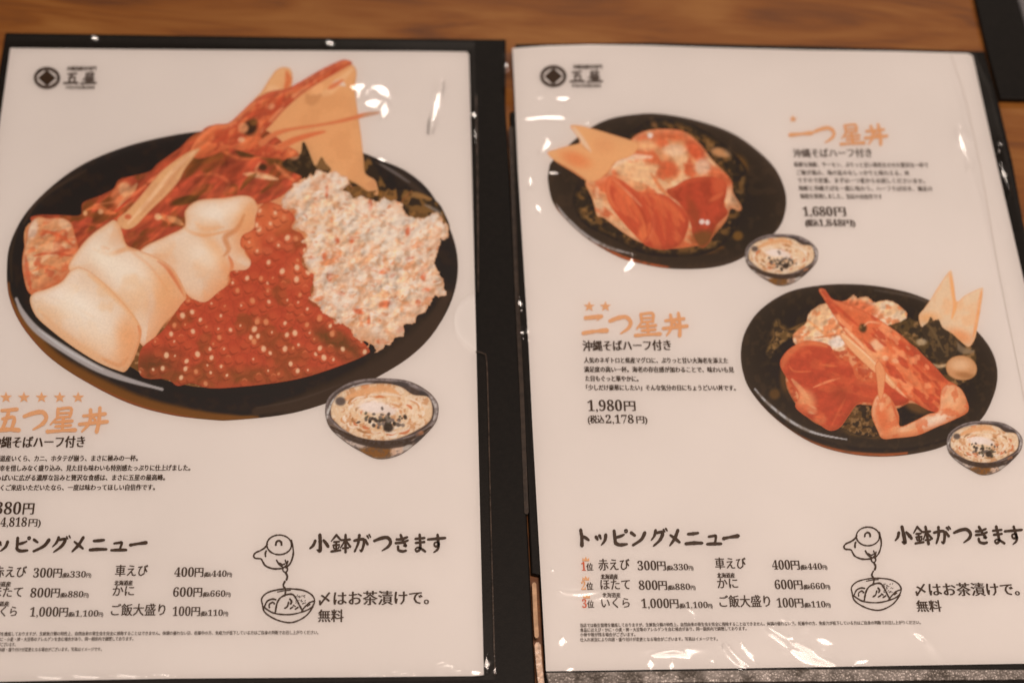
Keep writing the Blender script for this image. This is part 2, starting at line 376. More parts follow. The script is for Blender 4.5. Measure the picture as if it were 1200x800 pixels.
def film(pts, root, o, dents, z=Z_PAPER+.0011, step=1.4, name='plastic_sleeve', folds=()):
    """clear sleeve: a thin sheet that puckers where the photograph shows it catching a lamp"""
    X, Y, D, fc = raster(np.asarray(pts, float), step)
    W = P(X, Y, z); h = (fbm(X, Y, 120, 2)-.5)*.0006+(fbm(X, Y, 40, 4)-.5)*.00010
    for dn in dents:
        pl, wpx, L = np.asarray(dn[0], float), dn[1], np.array(dn[2])
        c = P([pl[:, 0].mean()], [pl[:, 1].mean()], z)[0]
        a = L-c; a /= np.linalg.norm(a); b = CAM-c; b /= np.linalg.norm(b); n = a+b; n /= np.linalg.norm(n); g = -n[:2]/n[2]
        if len(pl) > 2: pl = spline(pl, 5, False)
        lo = pl.min(0)-wpx*4; hi = pl.max(0)+wpx*4; k = (X > lo[0]) & (X < hi[0]) & (Y > lo[1]) & (Y < hi[1])
        d, qx, qy, t = seg_dist(X[k], Y[k], pl, False)
        ww = wpx*(.45+.55*np.sin(np.pi*np.clip(t, .03, .97)))
        mk = 1-sstep(.7, 2.6, d/ww)
        h[k] = h[k]*(1-mk) + ((W[k, 0]-c[0])*g[0]+(W[k, 1]-c[1])*g[1])*mk
    for (a, b, wpx, amp) in folds:
        d, _, _, t = seg_dist(X, Y, np.array([a, b], float), False); h += amp*np.exp(-(d/wpx)**2)*np.sin(np.pi*t)
    W[:, 2] += h
    W[:, 2] = np.maximum(W[:, 2], z-.0009)
    return mesh_obj(name, W, fc, M['film'], root, o, smooth=True)

# ================================================================= small noodle bowl print (three of them)
def noodle_bowl(pg, cx, cy, s, step=1.0):
    T = lambda pts: [(cx+(x-447)*s, cy+(y-490)*s) for x, y in pts]
    def E(x, y, rx, ry, an, c, a=1, soft=.3): return ell(cx+(x-447)*s, cy+(y-490)*s, rx*s, ry*s, an, c, a, soft)
    def Ln(p, w, c, a=1, soft=.5): return ln(T(p), w*s, c, a, soft)
    body = [(381,480),(386,464),(405,450),(425,444),(450,443),(478,446),(500,457),(512,470),(514,482),(510,496),(496,512),(482,524),(470,532),(455,537),(440,537),(425,530),(408,520),(392,507),(384,496)]
    o1 = [E(447,479,66.5,37,3,(150,130,122),1,.02), E(447,480,63,34,3,(66,48,40),.9,.04),
          Ln([(388,500),(420,514),(450,519),(480,515),(505,500)],6,(66,46,34)), Ln([(398,514),(430,524),(470,523),(496,509)],5,(205,175,155),.9),
          E(442,529,20,7,0,(135,82,34),.95), E(465,528,8,5,-20,(225,180,150),.8), E(478,520,5,5,0,(60,45,38),.9), E(492,508,5,3,-30,(190,120,80),.7),
          Ln([(383,490),(386,478),(395,464),(415,452)],3,(205,190,178),.9), Ln([(505,465),(511,478),(508,492)],3,(200,182,170),.8),
          noi(3*s,(90,75,70),.5,.5,.6,1)]
    o1 = [noi(5*s,(176,160,152),.6,.48,.58,3)] + o1
    o1 += [Ln([(390,504),(420,518),(450,523),(480,519),(504,504)],4,(62,44,34),.85), E(395,512,6,4,30,(206,188,174),.7), E(492,514,7,4,-30,(60,50,46),.8), E(478,524,6,3,-20,(206,186,170),.8), E(425,452,12,3,-12,(190,176,168),.9), E(470,450,10,3,8,(70,58,54),.9), E(497,463,7,4,40,(60,50,46),.9), edge(1.4*s,(96,78,68),.7)]
    piece(pg, 'printed_small_bowl', T(body), (116,92,76), o1, step)
    inner = [(388,487),(389,473),(400,459),(424,451),(450,449),(470,453),(484,462),(502,465),(507,480),(503,494),(485,506),(465,514),(445,516),(420,512),(403,503),(394,495)]
    r = random.Random(int(cx)); o2 = [noi(6*s,(190,120,72),.55,.52,.64,2), noi(4*s,(232,200,170),.8,.5,.62,4)]
    o2 += [Ln([(400,470),(425,459),(452,455),(466,461)],8,(222,160,110),.9), E(428,452,5,3,0,(220,140,90),.8), E(399,470,6,5,0,(80,66,62),.85)]
    for i in range(70):
        a = r.uniform(0, 6.28); q = r.uniform(.35, .95); x = 447+52*q*math.cos(a); y = 486+27*q*math.sin(a); b = a+r.uniform(.2, .5)
        c = r.choice([(232,200,172),(226,178,134),(205,138,90),(160,105,62),(236,210,188),(228,196,168),(200,105,62)])
        o2.append(Ln([(x, y), (447+52*q*math.cos((a+b)/2)*1.04, 486+27*q*math.sin((a+b)/2)*1.04), (447+52*q*math.cos(b), 486+27*q*math.sin(b))], r.uniform(1.6, 3), c, .85))
    o2 += [E(438,477,19,7,3,(232,205,188),1,.35), E(455,481,10,5,10,(228,200,182),.9)]
    for i in range(60):
        x = r.gauss(449, 12); y = r.gauss(494, 6.0); o2.append(E(x, y, r.uniform(1.2, 3), r.uniform(1, 2.4), r.uniform(0, 180), r.choice([(68,52,44),(98,82,72),(128,108,96),(50,38,30),(90,80,60)]), .9))
    o2 += [E(455,501,6,5,0,(52,38,30),.9), edge(1.6*s,(150,112,84),.6)]
    piece(pg, 'printed_noodles', T(inner), (224,184,146), o2, step)

# ================================================================= shared lower part of both pages
FINE = ['当店では衛生管理を徹底しておりますが、生鮮魚介類の特性上、自然由来の寄生虫を完全に排除することはできません。体調の優れない日、妊娠中の方、免疫力が低下している方はご自身の判断でお召し上がりください。',
        '食品にはえび・かに・小麦・卵・大豆等のアレルゲンを含む場合があり、同一厨房内で調理しております。',
        '小骨や殻が残る場合がございます。',
        '仕入れ状況により内容・盛り付けが変更となる場合がございます。写真はイメージです。']
def price(pg, yen, tax, x0, x1, x2, y, h=10.7):
    """300円 (税込330円): big figures, smaller 円, tiny tax-included price"""
    xm = x1-10.5
    text(pg, yen, x0, xm, y, h, bold=0, name='printed_price'); text(pg, '円', xm+.8, x1, y, h*.9, name='printed_price')
    a = x1+1.5; L = x2-a; n = len(tax); u = L/(2.35+n*1.02)
    text(pg, '(税込', a, a+u*1.3, y, 4.6, name='printed_tax_price', bold=.08); text(pg, tax, a+u*1.45, x2-u*1.0, y, h*.66, bold=0, name='printed_tax_price'); text(pg, '円)', x2-u*.9, x2, y, 4.6, name='printed_tax_price')
def teapot(pg, ox, oy, kx=1., ky=1.):
    """line drawing of a pot pouring tea over a rice bowl; coordinates in quarter units from the drawing's corner"""
    g = lambda pts, w=7: [(x, y, w) for x, y in pts]
    it = [g([(508+58*math.cos(a), 151+46*math.sin(a)) for a in np.linspace(0, 6.4, 18)]),
          g([(452,148),(440,165),(420,178),(398,188),(388,202),(396,214),(422,217),(432,232),(445,250),(480,263),(520,262)], 8),
          g([(540,258),(560,238),(572,205),(574,175),(565,130)], 8), g([(447,180),(443,192),(444,206)], 9),
          g([(492,152),(495,138),(506,132),(517,138),(519,152)], 9), g([(495,222),(506,240),(525,256)], 8), g([(548,228),(544,244),(530,258)], 8), g([(536,222),(542,240)],7),
          g([(526,256),(526,272),(538,280),(547,268),(542,252)], 7), g([(510,236),(524,244),(534,240)], 7),
          g([(538,282),(546,298),(542,316)], 10), g([(535,322),(527,342),(538,362),(534,390)], 9),
          g([(430,432),(426,402),(455,374),(510,360),(560,357),(620,364),(660,385),(674,415),(655,448),(600,470),(545,478),(480,470),(432,440)], 7),
          g([(430,436),(440,466),(475,492),(520,510),(565,515),(605,502),(640,478),(668,440)], 7),
          g([(490,466),(498,425),(515,398),(545,384),(572,384),(590,408),(606,440),(620,464)], 8),
          g([(440,438),(452,415),(475,405),(492,408)], 8), g([(462,445),(462,430),(478,420),(486,428)], 8), g([(558,405),(566,416),(562,428)], 9), g([(534,448),(546,440),(552,420)], 8), g([(560,450),(572,442)], 8), g([(584,452),(596,444)], 8), g([(575,434),(584,440)],7),
          g([(612,462),(630,440),(650,422),(672,414)], 7), g([(640,438),(652,430)], 7), g([(500,372),(530,366),(560,364)], 5)]
    for i in range(26):
        x = 585+random.random()*45; y = 385+random.random()*45; it.append(g([(x, y), (x+4, y-3)], 3.2))
    f = lambda x, y: (ox+(x-388)/4*kx, oy+(y-105)/4*ky)
    return strokes(pg, 'printed_teapot_drawing', [[(x, y, w_) for x, y, w_ in s] for s in it], 'black_ink', .12, f, 4)
def logo(pg, cx, cy, dx=0):
    g = 'grey_ink'
    it = []
    ring = [(cx+13.6*math.cos(a), cy+11*math.sin(a), 4.0) for a in np.linspace(0, 6.283, 17)]
    strokes(pg, 'printed_emblem_ring', [ring], g, 0)
    p = np.array([(cx, cy-9.6), (cx+10.6, cy), (cx, cy+9.6), (cx-10.6, cy)])
    mesh_obj('printed_emblem_diamond', P(p[:, 0], p[:, 1], pg.z+.00003), [[3, 2, 1, 0]], M['black_ink'], pg.sheet, pg.o)
    strokes(pg, 'printed_emblem_marks', [[(cx+sx*8, cy+sy*6.6, 2), (cx+sx*10.5, cy+sy*8.2, 2)] for sx in (-1, 1) for sy in (-1, 1)], g, 0)
    brush(pg, '五星', [(cx+20, cx+36), (cx+40, cx+57)], cy-6, cy+7, g, 'printed_shop_name', 1.5)
    text(pg, '沖縄海鮮丼専門', cx+23, cx+57, cy-8.5, 4.4, m=g, bold=.08); text(pg, 'ITSUTSUBOSHI', cx+22, cx+55, cy+13, 3.6, m=g, bold=.08)

# ================================================================= LEFT MENU
OL = P([290], [420], 0)[0]
mL = thing('menu', 'black-edged menu on the left showing one large bowl of salmon roe, scallops and shrimp', 'menu', OL, 'plastic-sleeved menus on the table')
slab('cover_board', [(6,38),(200,41),(400,44),(593,46),(592.5,125),(597,200),(604,340),(612,500),(621,672),(628,810),(630,850),(-120,862),(-108,800),(-60,450)], .0004, .0028, M['board'], mL, OL)
pL = [(12,56.5),(60,57),(160,58),(280,59),(400,59.8),(500,60.3),(547,61),(549.5,64),(553,200),(558,400),(562.5,600),(567,790),(562,791.5),(400,793),(200,794.5),(60,797),(-89,800),(-60,600),(-22,300)]
sheet = mesh_obj('page_sheet', *(lambda X, Y, D, fc: (P(X, Y, Z_PAPER), fc))(*raster(np.array(pL, float), 12)), M['paper'], mL, OL)
pg = Page(mL, sheet, OL)

# --- the big bowl
bowl = [(236,154),(200,159),(150,171),(100,191),(62,217),(30,250),(12,285),(8,315),(10,345),(20,372),(37,397),(62,422),(100,447),(150,472),(200,486),(250,492),(275,492),(325,487),(362,479),(400,465),(442,442),(475,422),(500,400),(518,375),(530,350),(536,325),(536,300),(530,275),(517,246),(500,220),(475,200),(445,187),(425,179),(380,163),(330,153),(280,151)]
br = [noi(9,(48,34,24),.7,.45,.7,1), ln([(10,335),(22,375),(60,421),(110,452),(170,477),(240,490),(300,491)],24,(122,72,28),1,.35), ln([(8,330),(20,372),(60,422),(110,453),(170,478),(230,490)],4,(150,72,38),.8,.6),
      ln([(300,482),(360,470),(420,445),(470,415),(505,380),(525,345)],26,(66,46,34),.9,.5),
      ln([(14,320),(18,345),(42,378),(85,408),(135,432),(190,448),(250,458),(320,452),(400,428),(450,400)],16,(30,22,15),1,.4),
      ln([(19,350),(27,367),(45,388),(80,412),(115,432),(150,445),(190,456)],8.5,(176,160,152),1,.25), ln([(45,386),(80,411),(120,433)],3,(205,192,184),.8),
      ln([(28,262),(42,238),(62,222),(100,200)],5,(66,46,36),.8), ln([(20,270),(13,300),(14,330)],3,(58,42,32),.8),
      ln([(440,190),(470,207),(500,232),(515,255)],6,(68,50,40),.9), ln([(445,192),(462,202),(480,214)],2.4,(120,105,98),.9), ln([(300,478),(350,468),(400,450)],2,(80,60,48),.6),
      edge(1.6,(80,58,44),.6)]
piece(pg, 'printed_bowl', bowl, (32,24,17), br)
# seaweed and leaves at the right and under the crab
piece(pg, 'printed_seaweed', [(425,182),(440,195),(455,220),(475,222),(492,225),(512,236),(522,252),(527,268),(515,275),(480,262),(440,245),(410,232),(400,215)], (50,36,24),
      [noi(7,(140,95,48),.9,.5,.62,3), ln([(475,230),(490,228),(505,233)],7,(165,115,65),.9), ln([(405,225),(420,222),(440,226),(458,228)],8,(150,98,45),.9), ln([(470,236),(478,230),(482,223)],3,(150,80,40),.8), ln([(498,240),(510,246),(518,252)],3,(150,130,115),.8), edge(2,(40,30,20),.7)])
piece(pg, 'printed_food_base', [(34,262),(90,255),(220,240),(300,222),(345,212),(385,205),(420,232),(400,300),(420,390),(400,425),(330,446),(240,454),(170,438),(150,428),(60,380),(38,340),(30,300)], (206,112,66),
      [noi(12,(216,140,90),.8,.5,.62,1), poly([(160,400),(240,370),(420,380),(430,430),(300,460),(160,440)],(112,72,34),.9,6), poly([(298,226),(345,210),(372,206),(350,240),(320,250),(300,242)],(222,150,102),.9,4), poly([(330,340),(372,300),(420,380),(425,410)],(150,84,44),.8,5), noi(5,(226,170,120),.5,.54,.64,3)])
# pale fans
piece(pg, 'printed_radish_fan', [(302,160),(314,142),(332,120),(356,100),(384,84),(404,76),(414,77),(418,86),(416,104),(419,130),(423,158),(426,185),(428,203),(440,212),(443,228),(434,226),(415,214),(395,205),(375,199),(345,192),(322,178)], (225,162,108),
      [ln([(412,82),(398,95),(385,108),(370,112)],9,(236,188,140),.6), ln([(404,100),(396,97),(388,103)],6,(226,205,190),.9), ln([(402,94),(392,100),(385,104)],5,(216,115,68),.9), ln([(375,112),(365,118),(360,112)],12,(205,142,92),.9), ell(372,104,8,6,-30,(238,176,122),.7), edge(3,(205,140,92),.6), ln([(438,212),(436,222)],14,(215,148,100),.8), noi(20,(215,150,98),.4,.5,.7,1)])
piece(pg, 'printed_radish_fan', [(297,118),(306,108),(315,94),(323,83),(331,79),(340,81),(343,92),(339,107),(325,114),(305,122)], (226,168,116), [ln([(336,84),(338,95),(334,104)],7,(214,112,64),.85), edge(2.5,(210,140,90),.7), ell(320,105,7,5,0,(236,188,142),.5)])
# red body
piece(pg, 'printed_red_shrimp', [(36,258),(46,252),(70,252),(94,252),(97,238),(118,229),(133,221),(139,211),(152,207),(175,201),(186,191),(210,174),(236,154),(300,148),(345,180),(354,205),(342,220),(326,232),(300,240),(240,244),(225,262),(160,296),(120,296),(88,290),(60,280)], (186,80,52),
      [noi(16,(120,72,30),.75,.5,.64,0,2,-35), noi(9,(160,70,42),.5,.52,.62,2,3,-40), noi(7,(208,100,60),.5,.60,.68,4,3,-40),
       ell(144,228,13,15,30,(210,120,76),.9), ell(146,222,7,8,0,(228,166,118),.8), ln([(160,216),(150,230),(138,245)],7,(226,160,110),.9), ln([(133,250),(150,235),(168,218)],3,(186,72,46),1),
       ln([(102,246),(115,242),(125,248),(135,250)],6,(216,118,70),.8), ell(118,248,3,3,0,(238,180,130),.8), ell(100,250,2.5,3,0,(236,172,120),.8),
       ln([(185,254),(205,258),(214,263)],7,(220,148,96),.9), ln([(190,250),(198,262)],4,(214,110,66),.8), ell(185,254,4,4,0,(232,176,128),.8),
       ell(216,235,16,5,-15,(96,62,26),.9), ell(240,178,18,8,-35,(110,68,32),.55), ell(288,180,12,5,10,(92,60,28),.9), ln([(300,182),(325,190),(340,200)],7,(120,74,34),.8),
       ell(308,196,5,4,0,(70,45,25),.9), ln([(286,204),(305,206),(325,210)],6.5,(226,158,112),1), ln([(293,204),(322,210)],3,(240,184,140),.8), ln([(322,192),(334,204),(345,212)],4.5,(214,120,74),.9), ln([(282,222),(292,210),(300,204)],6,(112,70,30),.8), ln([(305,190),(300,200),(310,208)],3,(224,150,100),.7),
       ell(272,206,18,8,-30,(160,66,40),.5), ell(265,222,12,5,0,(200,95,60),.6), ell(180,212,4,3,0,(230,150,100),.8), ln([(110,240),(150,232),(185,205),(225,178)],3,(222,130,84),.6), ln([(170,214),(182,222),(186,236)],3,(140,56,34),.7), ln([(196,200),(206,208),(210,222)],3,(140,56,34),.6), ln([(248,166),(262,178),(266,196)],3,(140,56,34),.6), ln([(226,182),(250,172),(280,186),(310,184)],4,(216,112,66),.7), ln([(230,206),(250,204),(268,214),(262,226)],4,(214,110,68),.6), ln([(100,262),(130,268),(150,284)],5,(208,98,58),.7), relief(7, .55, 2, 3, -40), relief(18, .5, 1, 1.5, -40), edge(2.5,(170,72,44),.6)])
piece(pg, 'printed_shrimp_head', [(237,153),(252,146),(268,144),(284,130),(297,118),(315,108),(335,104),(350,97),(372,84),(392,74),(404,70),(413,74),(404,80),(385,91),(368,101),(352,112),(334,128),(318,146),(306,160),(316,168),(338,172),(350,180),(345,190),(325,186),(305,184),(285,178),(268,175),(250,182),(232,186),(222,178)], (214,112,66),
      [ln([(402,71),(380,82),(350,98),(330,106),(300,118)],8,(184,72,46),.95), ln([(345,110),(320,125),(300,142),(280,160)],6,(226,140,88),.7), ln([(370,95),(345,113),(325,133),(306,155)],4,(236,172,120),.9),
       noi(9,(184,76,48),.8,.5,.62,2,2,-40), noi(6,(230,136,86),.45,.60,.70,4), ell(293,150,8,9,30,(66,40,24),1,.4), ell(285,150,6,6,0,(222,148,100),.9), ell(283,164,4,3,0,(236,178,132),.9), ell(297,143,5,4,0,(132,84,40),.9), ell(280,132,3,3,0,(240,180,130),.5), ell(260,158,9,7,0,(188,78,48),.7), ell(265,175,10,5,0,(226,130,78),.7), ell(318,125,4,3,-30,(236,170,120),.7), relief(5, .5, 2, 2.5, -38), pillow(9, (238,160,110), (176,70,42), .6),
       edge(2,(184,84,52),.7)])
strokes(pg, 'printed_antenna', [[(326,122,5),(330,118,2)]], 'red_ink', 0)
piece(pg, 'printed_antenna', [(304,166),(322,154),(345,149),(380,144),(410,137),(428,132),(444,131),(442,134),(425,138),(400,144),(370,149),(340,154),(320,162),(308,171)], (216,124,78), [edge(1.4,(205,130,84),.7), ln([(425,136),(443,132)],4,(190,150,124),.8)], .8)
piece(pg, 'printed_antenna', [(322,172),(340,162),(360,156),(378,153),(382,155),(368,160),(348,167),(333,174)], (216,118,72), [edge(1.4,(222,150,100),.6)], .8)
piece(pg, 'printed_dark_leaf', [(330,192),(336,186),(348,183),(353,178),(354,168),(357,167),(361,175),(366,188),(370,195),(374,188),(377,184),(382,192),(388,199),(380,204),(364,207),(358,209),(348,204),(338,200)], (56,40,26), [noi(5,(120,86,50),.5,.55,.65,1), poly([(370,197),(377,183),(388,199)],(140,98,56),.9), ell(344,181,7,6,20,(222,150,104),.95), ell(345,179,4,4,0,(238,184,142),.8), edge(1.5,(96,66,36),.6)])
piece(pg, 'printed_shrimp_leg', [(235,174),(223,177),(207,187),(190,200),(176,216),(161,234),(148,248),(138,256),(139,265),(149,269),(160,264),(176,247),(194,230),(209,213),(217,198),(226,186)], (224,168,116),
      [ln([(228,178),(205,198),(180,228),(150,262)],5,(238,190,146),.8), ln([(212,196),(190,224),(165,252)],5,(206,140,94),.5), noi(7,(210,148,104),.4,.5,.62,3,3,-48), ell(150,254,4,3,0,(200,90,56),.8), edge(1.6,(205,130,84),.7)])
piece(pg, 'printed_shrimp_tail', [(34,264),(44,254),(58,256),(72,255),(84,262),(88,276),(92,291),(90,310),(74,328),(55,338),(42,346),(33,342),(28,326),(26,305),(30,283)], (214,146,98),
      [noi(9,(228,180,136),.9,.5,.64,1,2,-30), noi(8,(212,112,68),.75,.55,.66,3,2,-20), noi(11,(196,86,54),.6,.62,.7,5), ell(38,268,6,12,10,(222,186,160),.9), ell(76,262,8,6,30,(236,184,140),.9), ln([(50,270),(70,276),(86,288)],4,(208,100,60),.8), ln([(40,300),(60,296),(84,300)],3.5,(196,88,54),.8), ln([(38,318),(55,312),(72,318)],3,(214,120,74),.8), ln([(36,338),(32,322),(30,300)],6,(200,86,50),.8), ell(60,290,12,6,-15,(232,178,132),.6), relief(7, .5, 1, 1.5, -10), pillow(14, (238,196,156), (196,90,54), .6), edge(2.5,(196,100,58),.7)])
CR = (226,190,160)
piece(pg, 'printed_scallop', [(216,265),(217,247),(232,235),(262,232),(287,229),(300,237),(304,262),(292,280),(287,295),(297,310),(292,320),(270,320),(267,332),(253,347),(240,356),(228,352),(216,342),(196,318),(165,302),(168,290),(196,276)], CR,
      [ell(290,262,16,28,10,(226,164,112),.9,.8), ell(255,300,8,26,-30,(228,166,114),.8,.8), ell(240,262,22,14,-10,(222,188,160),.8,.8), ell(248,330,14,14,0,(220,186,160),.7,.7), ln([(286,252),(278,268),(264,278),(268,292),(262,300)],6,(205,132,84),.8,.8), ln([(228,260),(240,268),(262,266)],5,(226,168,120),.6,.8), ln([(216,262),(220,270),(240,276),(268,270)],4,(222,158,108),.8), ln([(268,300),(272,312),(266,328)],4,(206,110,66),.9), ell(276,240,10,7,0,(236,200,170),.6,.8), noi(24,(226,168,120),.45,.5,.7,2), ell(252,250,22,10,-8,(236,212,190),.8,.8), ell(240,300,20,12,30,(234,208,184),.7,.8), pillow(24, (234,208,184), (224,154,104), .9), edge(8,(228,170,122),.4), edge(2.2,(212,138,90),.6)])
piece(pg, 'printed_scallop', [(80,312),(92,292),(106,276),(124,263),(134,258),(141,266),(148,286),(160,292),(180,300),(200,312),(214,334),(218,350),(210,363),(194,378),(184,392),(174,406),(164,402),(158,384),(138,360),(110,336),(88,322)], CR,
      [ell(190,340,26,34,-30,(226,164,112),.85,.8), ell(150,320,28,22,30,(232,204,180),.8,.8), ell(132,272,9,12,10,(228,190,158),.8,.7), ln([(110,292),(128,298),(148,292),(160,294)],5,(222,156,106),.8,.8), ln([(104,325),(122,336),(148,362),(164,386)],7,(226,168,118),.9,.8), ln([(185,306),(196,314),(207,330),(216,347)],4.5,(206,110,66),.9), ln([(128,292),(120,290),(124,298)],4,(214,140,92),.7), ln([(145,270),(150,288),(158,294)],4,(210,130,84),.8), ln([(165,330),(178,352),(172,380)],8,(222,182,152),.7,.8), ell(120,300,20,12,40,(236,212,188),.8,.8), ell(150,325,26,16,35,(234,208,184),.8,.8), ln([(136,262),(150,290),(176,312),(196,340)],3,(224,156,106),.5,.9), pillow(26, (234,208,184), (222,152,102), .9), edge(8,(228,172,124),.4), edge(2.2,(212,138,90),.6), noi(30,(226,172,124),.4,.5,.7,3)])
piece(pg, 'printed_scallop', [(35,352),(40,343),(56,338),(72,330),(84,316),(98,314),(118,328),(142,352),(160,374),(166,388),(163,404),(156,422),(147,435),(138,434),(116,425),(88,408),(60,387),(42,370)], CR,
      [ell(105,368,40,24,38,(232,204,180),.8,.8), ell(148,400,14,30,10,(228,166,116),.9,.7), ln([(104,322),(125,338),(150,362),(164,386)],7,(228,172,124),.8,.8), ln([(45,362),(70,388),(105,412),(140,430)],8,(226,176,134),.85,.8), ln([(162,382),(165,395),(160,412),(152,430)],4.5,(206,104,62),.95), ln([(120,420),(140,428),(150,418)],5,(214,150,104),.8), ln([(62,350),(85,358),(110,372)],4,(224,178,140),.6,.9), noi(20,(228,180,136),.45,.5,.7,1), ell(85,355,34,15,38,(236,212,190),.85,.9), ell(110,390,30,12,35,(232,202,176),.7,.9), pillow(28, (236,210,188), (224,156,106), .9), edge(8,(228,174,126),.35), edge(2.2,(214,146,98),.6)])
# roe
roe = [(300,252),(307,240),(318,237),(337,245),(345,256),(341,267),(354,275),(359,292),(353,303),(358,315),(371,322),(364,340),(369,354),(384,370),(408,384),(432,408),(428,416),(400,428),(357,442),(312,450),(250,455),(225,449),(208,452),(196,444),(176,444),(165,440),(162,426),(166,408),(180,396),(190,388),(200,374),(207,364),(220,350),(240,354),(256,342),(270,331),(270,318),(288,316),(294,308),(290,296),(282,288),(284,276),(297,268)]
ro = [noi(22,(124,76,34),.5,.54,.70,2), ell(180,430,30,16,-20,(90,62,30),.7,.8), ell(400,405,34,12,35,(96,66,30),.75,.8), ell(300,440,80,10,0,(120,76,34),.6,.8), ell(318,255,26,20,0,(214,112,66),.9,.8), ell(292,285,14,14,0,(214,114,68),.9,.7), ell(350,320,14,16,0,(216,116,70),.6,.8)]
rpts = spline(roe, 4); rr = random.Random(11); eggs = []
for _ in range(9000):
    x = rr.uniform(160, 434); y = rr.uniform(236, 456)
    if len(eggs) < 330 and all((x-a)**2+((y-b)*1.15)**2 > 9.0**2 for a, b in eggs): eggs.append((x, y))
ea = np.array(eggs); ea = ea[inside(ea[:, 0], ea[:, 1], rpts)]
for x, y in ea:
    r0 = 6.0
    ro.append(ell(x, y, r0, r0*.88, 0, (205,94,56) if y > 300 else (218,124,78), .42, .5)); ro.append(ln([(x-r0*.9, y+1), (x-2, y+r0*.85), (x+r0*.7, y+r0*.5)], 1.5, (128,52,30), .6))
    if rr.random() < .3: ro.append(ln([(x-3,y-3),(x,y-5),(x+3,y-3)],1.2,(222,126,80),.7))
    if rr.random() < .75:
        q = rr.choice([1.1, 1.5, 1.9, 2.3, 2.8]); ro.append(ell(x+rr.uniform(-2, 2), y-1+rr.uniform(-2, 1), q, q*1.25, rr.uniform(-40, 40), (238,190,146) if rr.random() < .75 else (222,140,92), .95, .3))
ro.insert(4, worley(ea, (190,84,52), (150,62,36), .12, 6.2, .42, (206,96,58)))
ro.append(edge(2, (170,70,42), .6))
piece(pg, 'printed_salmon_roe', roe, (188,76,48), ro, .9, label='glossy red salmon roe printed in the large bowl')
# crab meat
crab = [(327,238),(338,224),(348,216),(362,206),(372,202),(390,201),(404,206),(409,218),(414,228),(426,230),(438,236),(450,231),(466,235),(474,248),(486,254),(500,253),(514,251),(520,262),(525,273),(514,286),(513,300),(515,325),(523,344),(508,350),(497,366),(476,382),(458,400),(440,412),(434,406),(424,398),(409,386),(396,380),(384,371),(370,354),(364,341),(372,323),(360,316),(353,303),(360,292),(355,275),(342,266),(346,255),(338,246)]
cl = [(rr.uniform(328, 526), rr.uniform(200, 412)) for _ in range(420)]
co = [worley(cl, (224,194,168), (212,148,104), .2, 6.5, .5, (224,180,144)), noi(16,(228,180,138),.6,.5,.66,0,1.6,-30), noi(9,(222,192,168),.8,.5,.64,2,2,60), noi(7,(206,142,98),.6,.58,.68,4,2,-50), noi(6,(228,200,178),.6,.56,.66,1,2.5,-20), noi(9,(206,120,74),.6,.70,.76,3,1.5,-10)]
for x, y, w_, l_, an in [(395,282,3,4,20),(412,281,3,4,0),(380,300,2.5,5,-40),(386,324,2.5,6,80),(400,344,5,3,15),(374,350,5,3,-20),(452,356,8,5,-15),(478,272,3,6,80),(480,303,5,2.5,-10),(434,240,2.5,7,80),(450,318,6,2,-10),(496,324,3,5,60),(460,323,4,2,-30),(383,225,1.8,8,85),(365,302,4,2,0),(432,376,2,6,70),(447,400,6,4,0),(470,386,6,4,-30),(500,340,5,3,0),(420,365,6,3,20),(490,355,3,4,0)]:
    co.append(ell(x, y, w_, l_ if w_ < l_ else w_*.5, 0 if w_ < l_ else an, (196,86,50), .85, .5))
cp = spline(crab, 3)
for i in range(420):
    x = rr.uniform(330, 524); y = rr.uniform(203, 410); a = rr.uniform(-1.2, .6); L_ = rr.uniform(3, 8)
    co.append(ln([(x, y), (x+L_*math.cos(a), y+L_*math.sin(a))], rr.uniform(1.4, 3), rr.choice([(224,198,176),(222,188,158),(224,168,124),(208,150,110),(216,178,148),(228,204,184)]), .55, .5, False))
co += [relief(6, .55, 2, 1.3, -30), relief(13, .5, 4), noi(8,(216,150,104),.3,.58,.68,5,1.5,-20), noi(9,(234,208,186),.55,.5,.62,1), noi(5,(206,124,80),.3,.64,.72,2,2,30), ell(430,395,20,8,40,(190,120,70),.4,.8), pillow(26, (230,206,188), (218,156,112), .5), edge(1.5, (206,140,96), .7)]
for i in range(120):
    x = rr.uniform(335, 522); y = rr.uniform(205, 405); a = rr.uniform(-1.4, .9); L_ = rr.uniform(3, 7)
    co.append(ln([(x, y), (x+L_*math.cos(a)*.5+1, y+L_*math.sin(a)*.5), (x+L_*math.cos(a), y+L_*math.sin(a))], rr.uniform(1.2, 2.2), rr.choice([(204,136,92),(206,120,76),(222,156,108),(232,212,194),(234,214,198)]), .7))
crab = [(x+rr.gauss(0, 2.0), y+rr.gauss(0, 2.0)) for p, q_ in zip(crab, crab[1:]+crab[:1]) for x, y in (p, ((p[0]*2+q_[0])/3, (p[1]*2+q_[1])/3), ((p[0]+2*q_[0])/3, (p[1]+2*q_[1])/3))]
piece(pg, 'printed_crab_meat', crab, (230,198,170), co, .9, jag=.6)
for tip in ([(401,223),(408,216),(414,221),(424,219),(428,225),(442,223),(434,232),(424,229),(414,233),(410,226)], [(448,228),(455,221),(460,224),(464,221),(466,233),(458,236),(452,233)], [(470,238),(477,230),(484,222),(482,232),(478,240)], [(481,246),(490,247),(502,250),(498,254),(486,256),(480,252)]):
    piece(pg, 'printed_leaf_tip', tip, (146,98,50), [noi(4,(96,64,34),.8,.5,.6,1), edge(1.2,(120,80,44),.7)], .8, smooth=False)
noodle_bowl(pg, 447, 490, 1.0, .8)

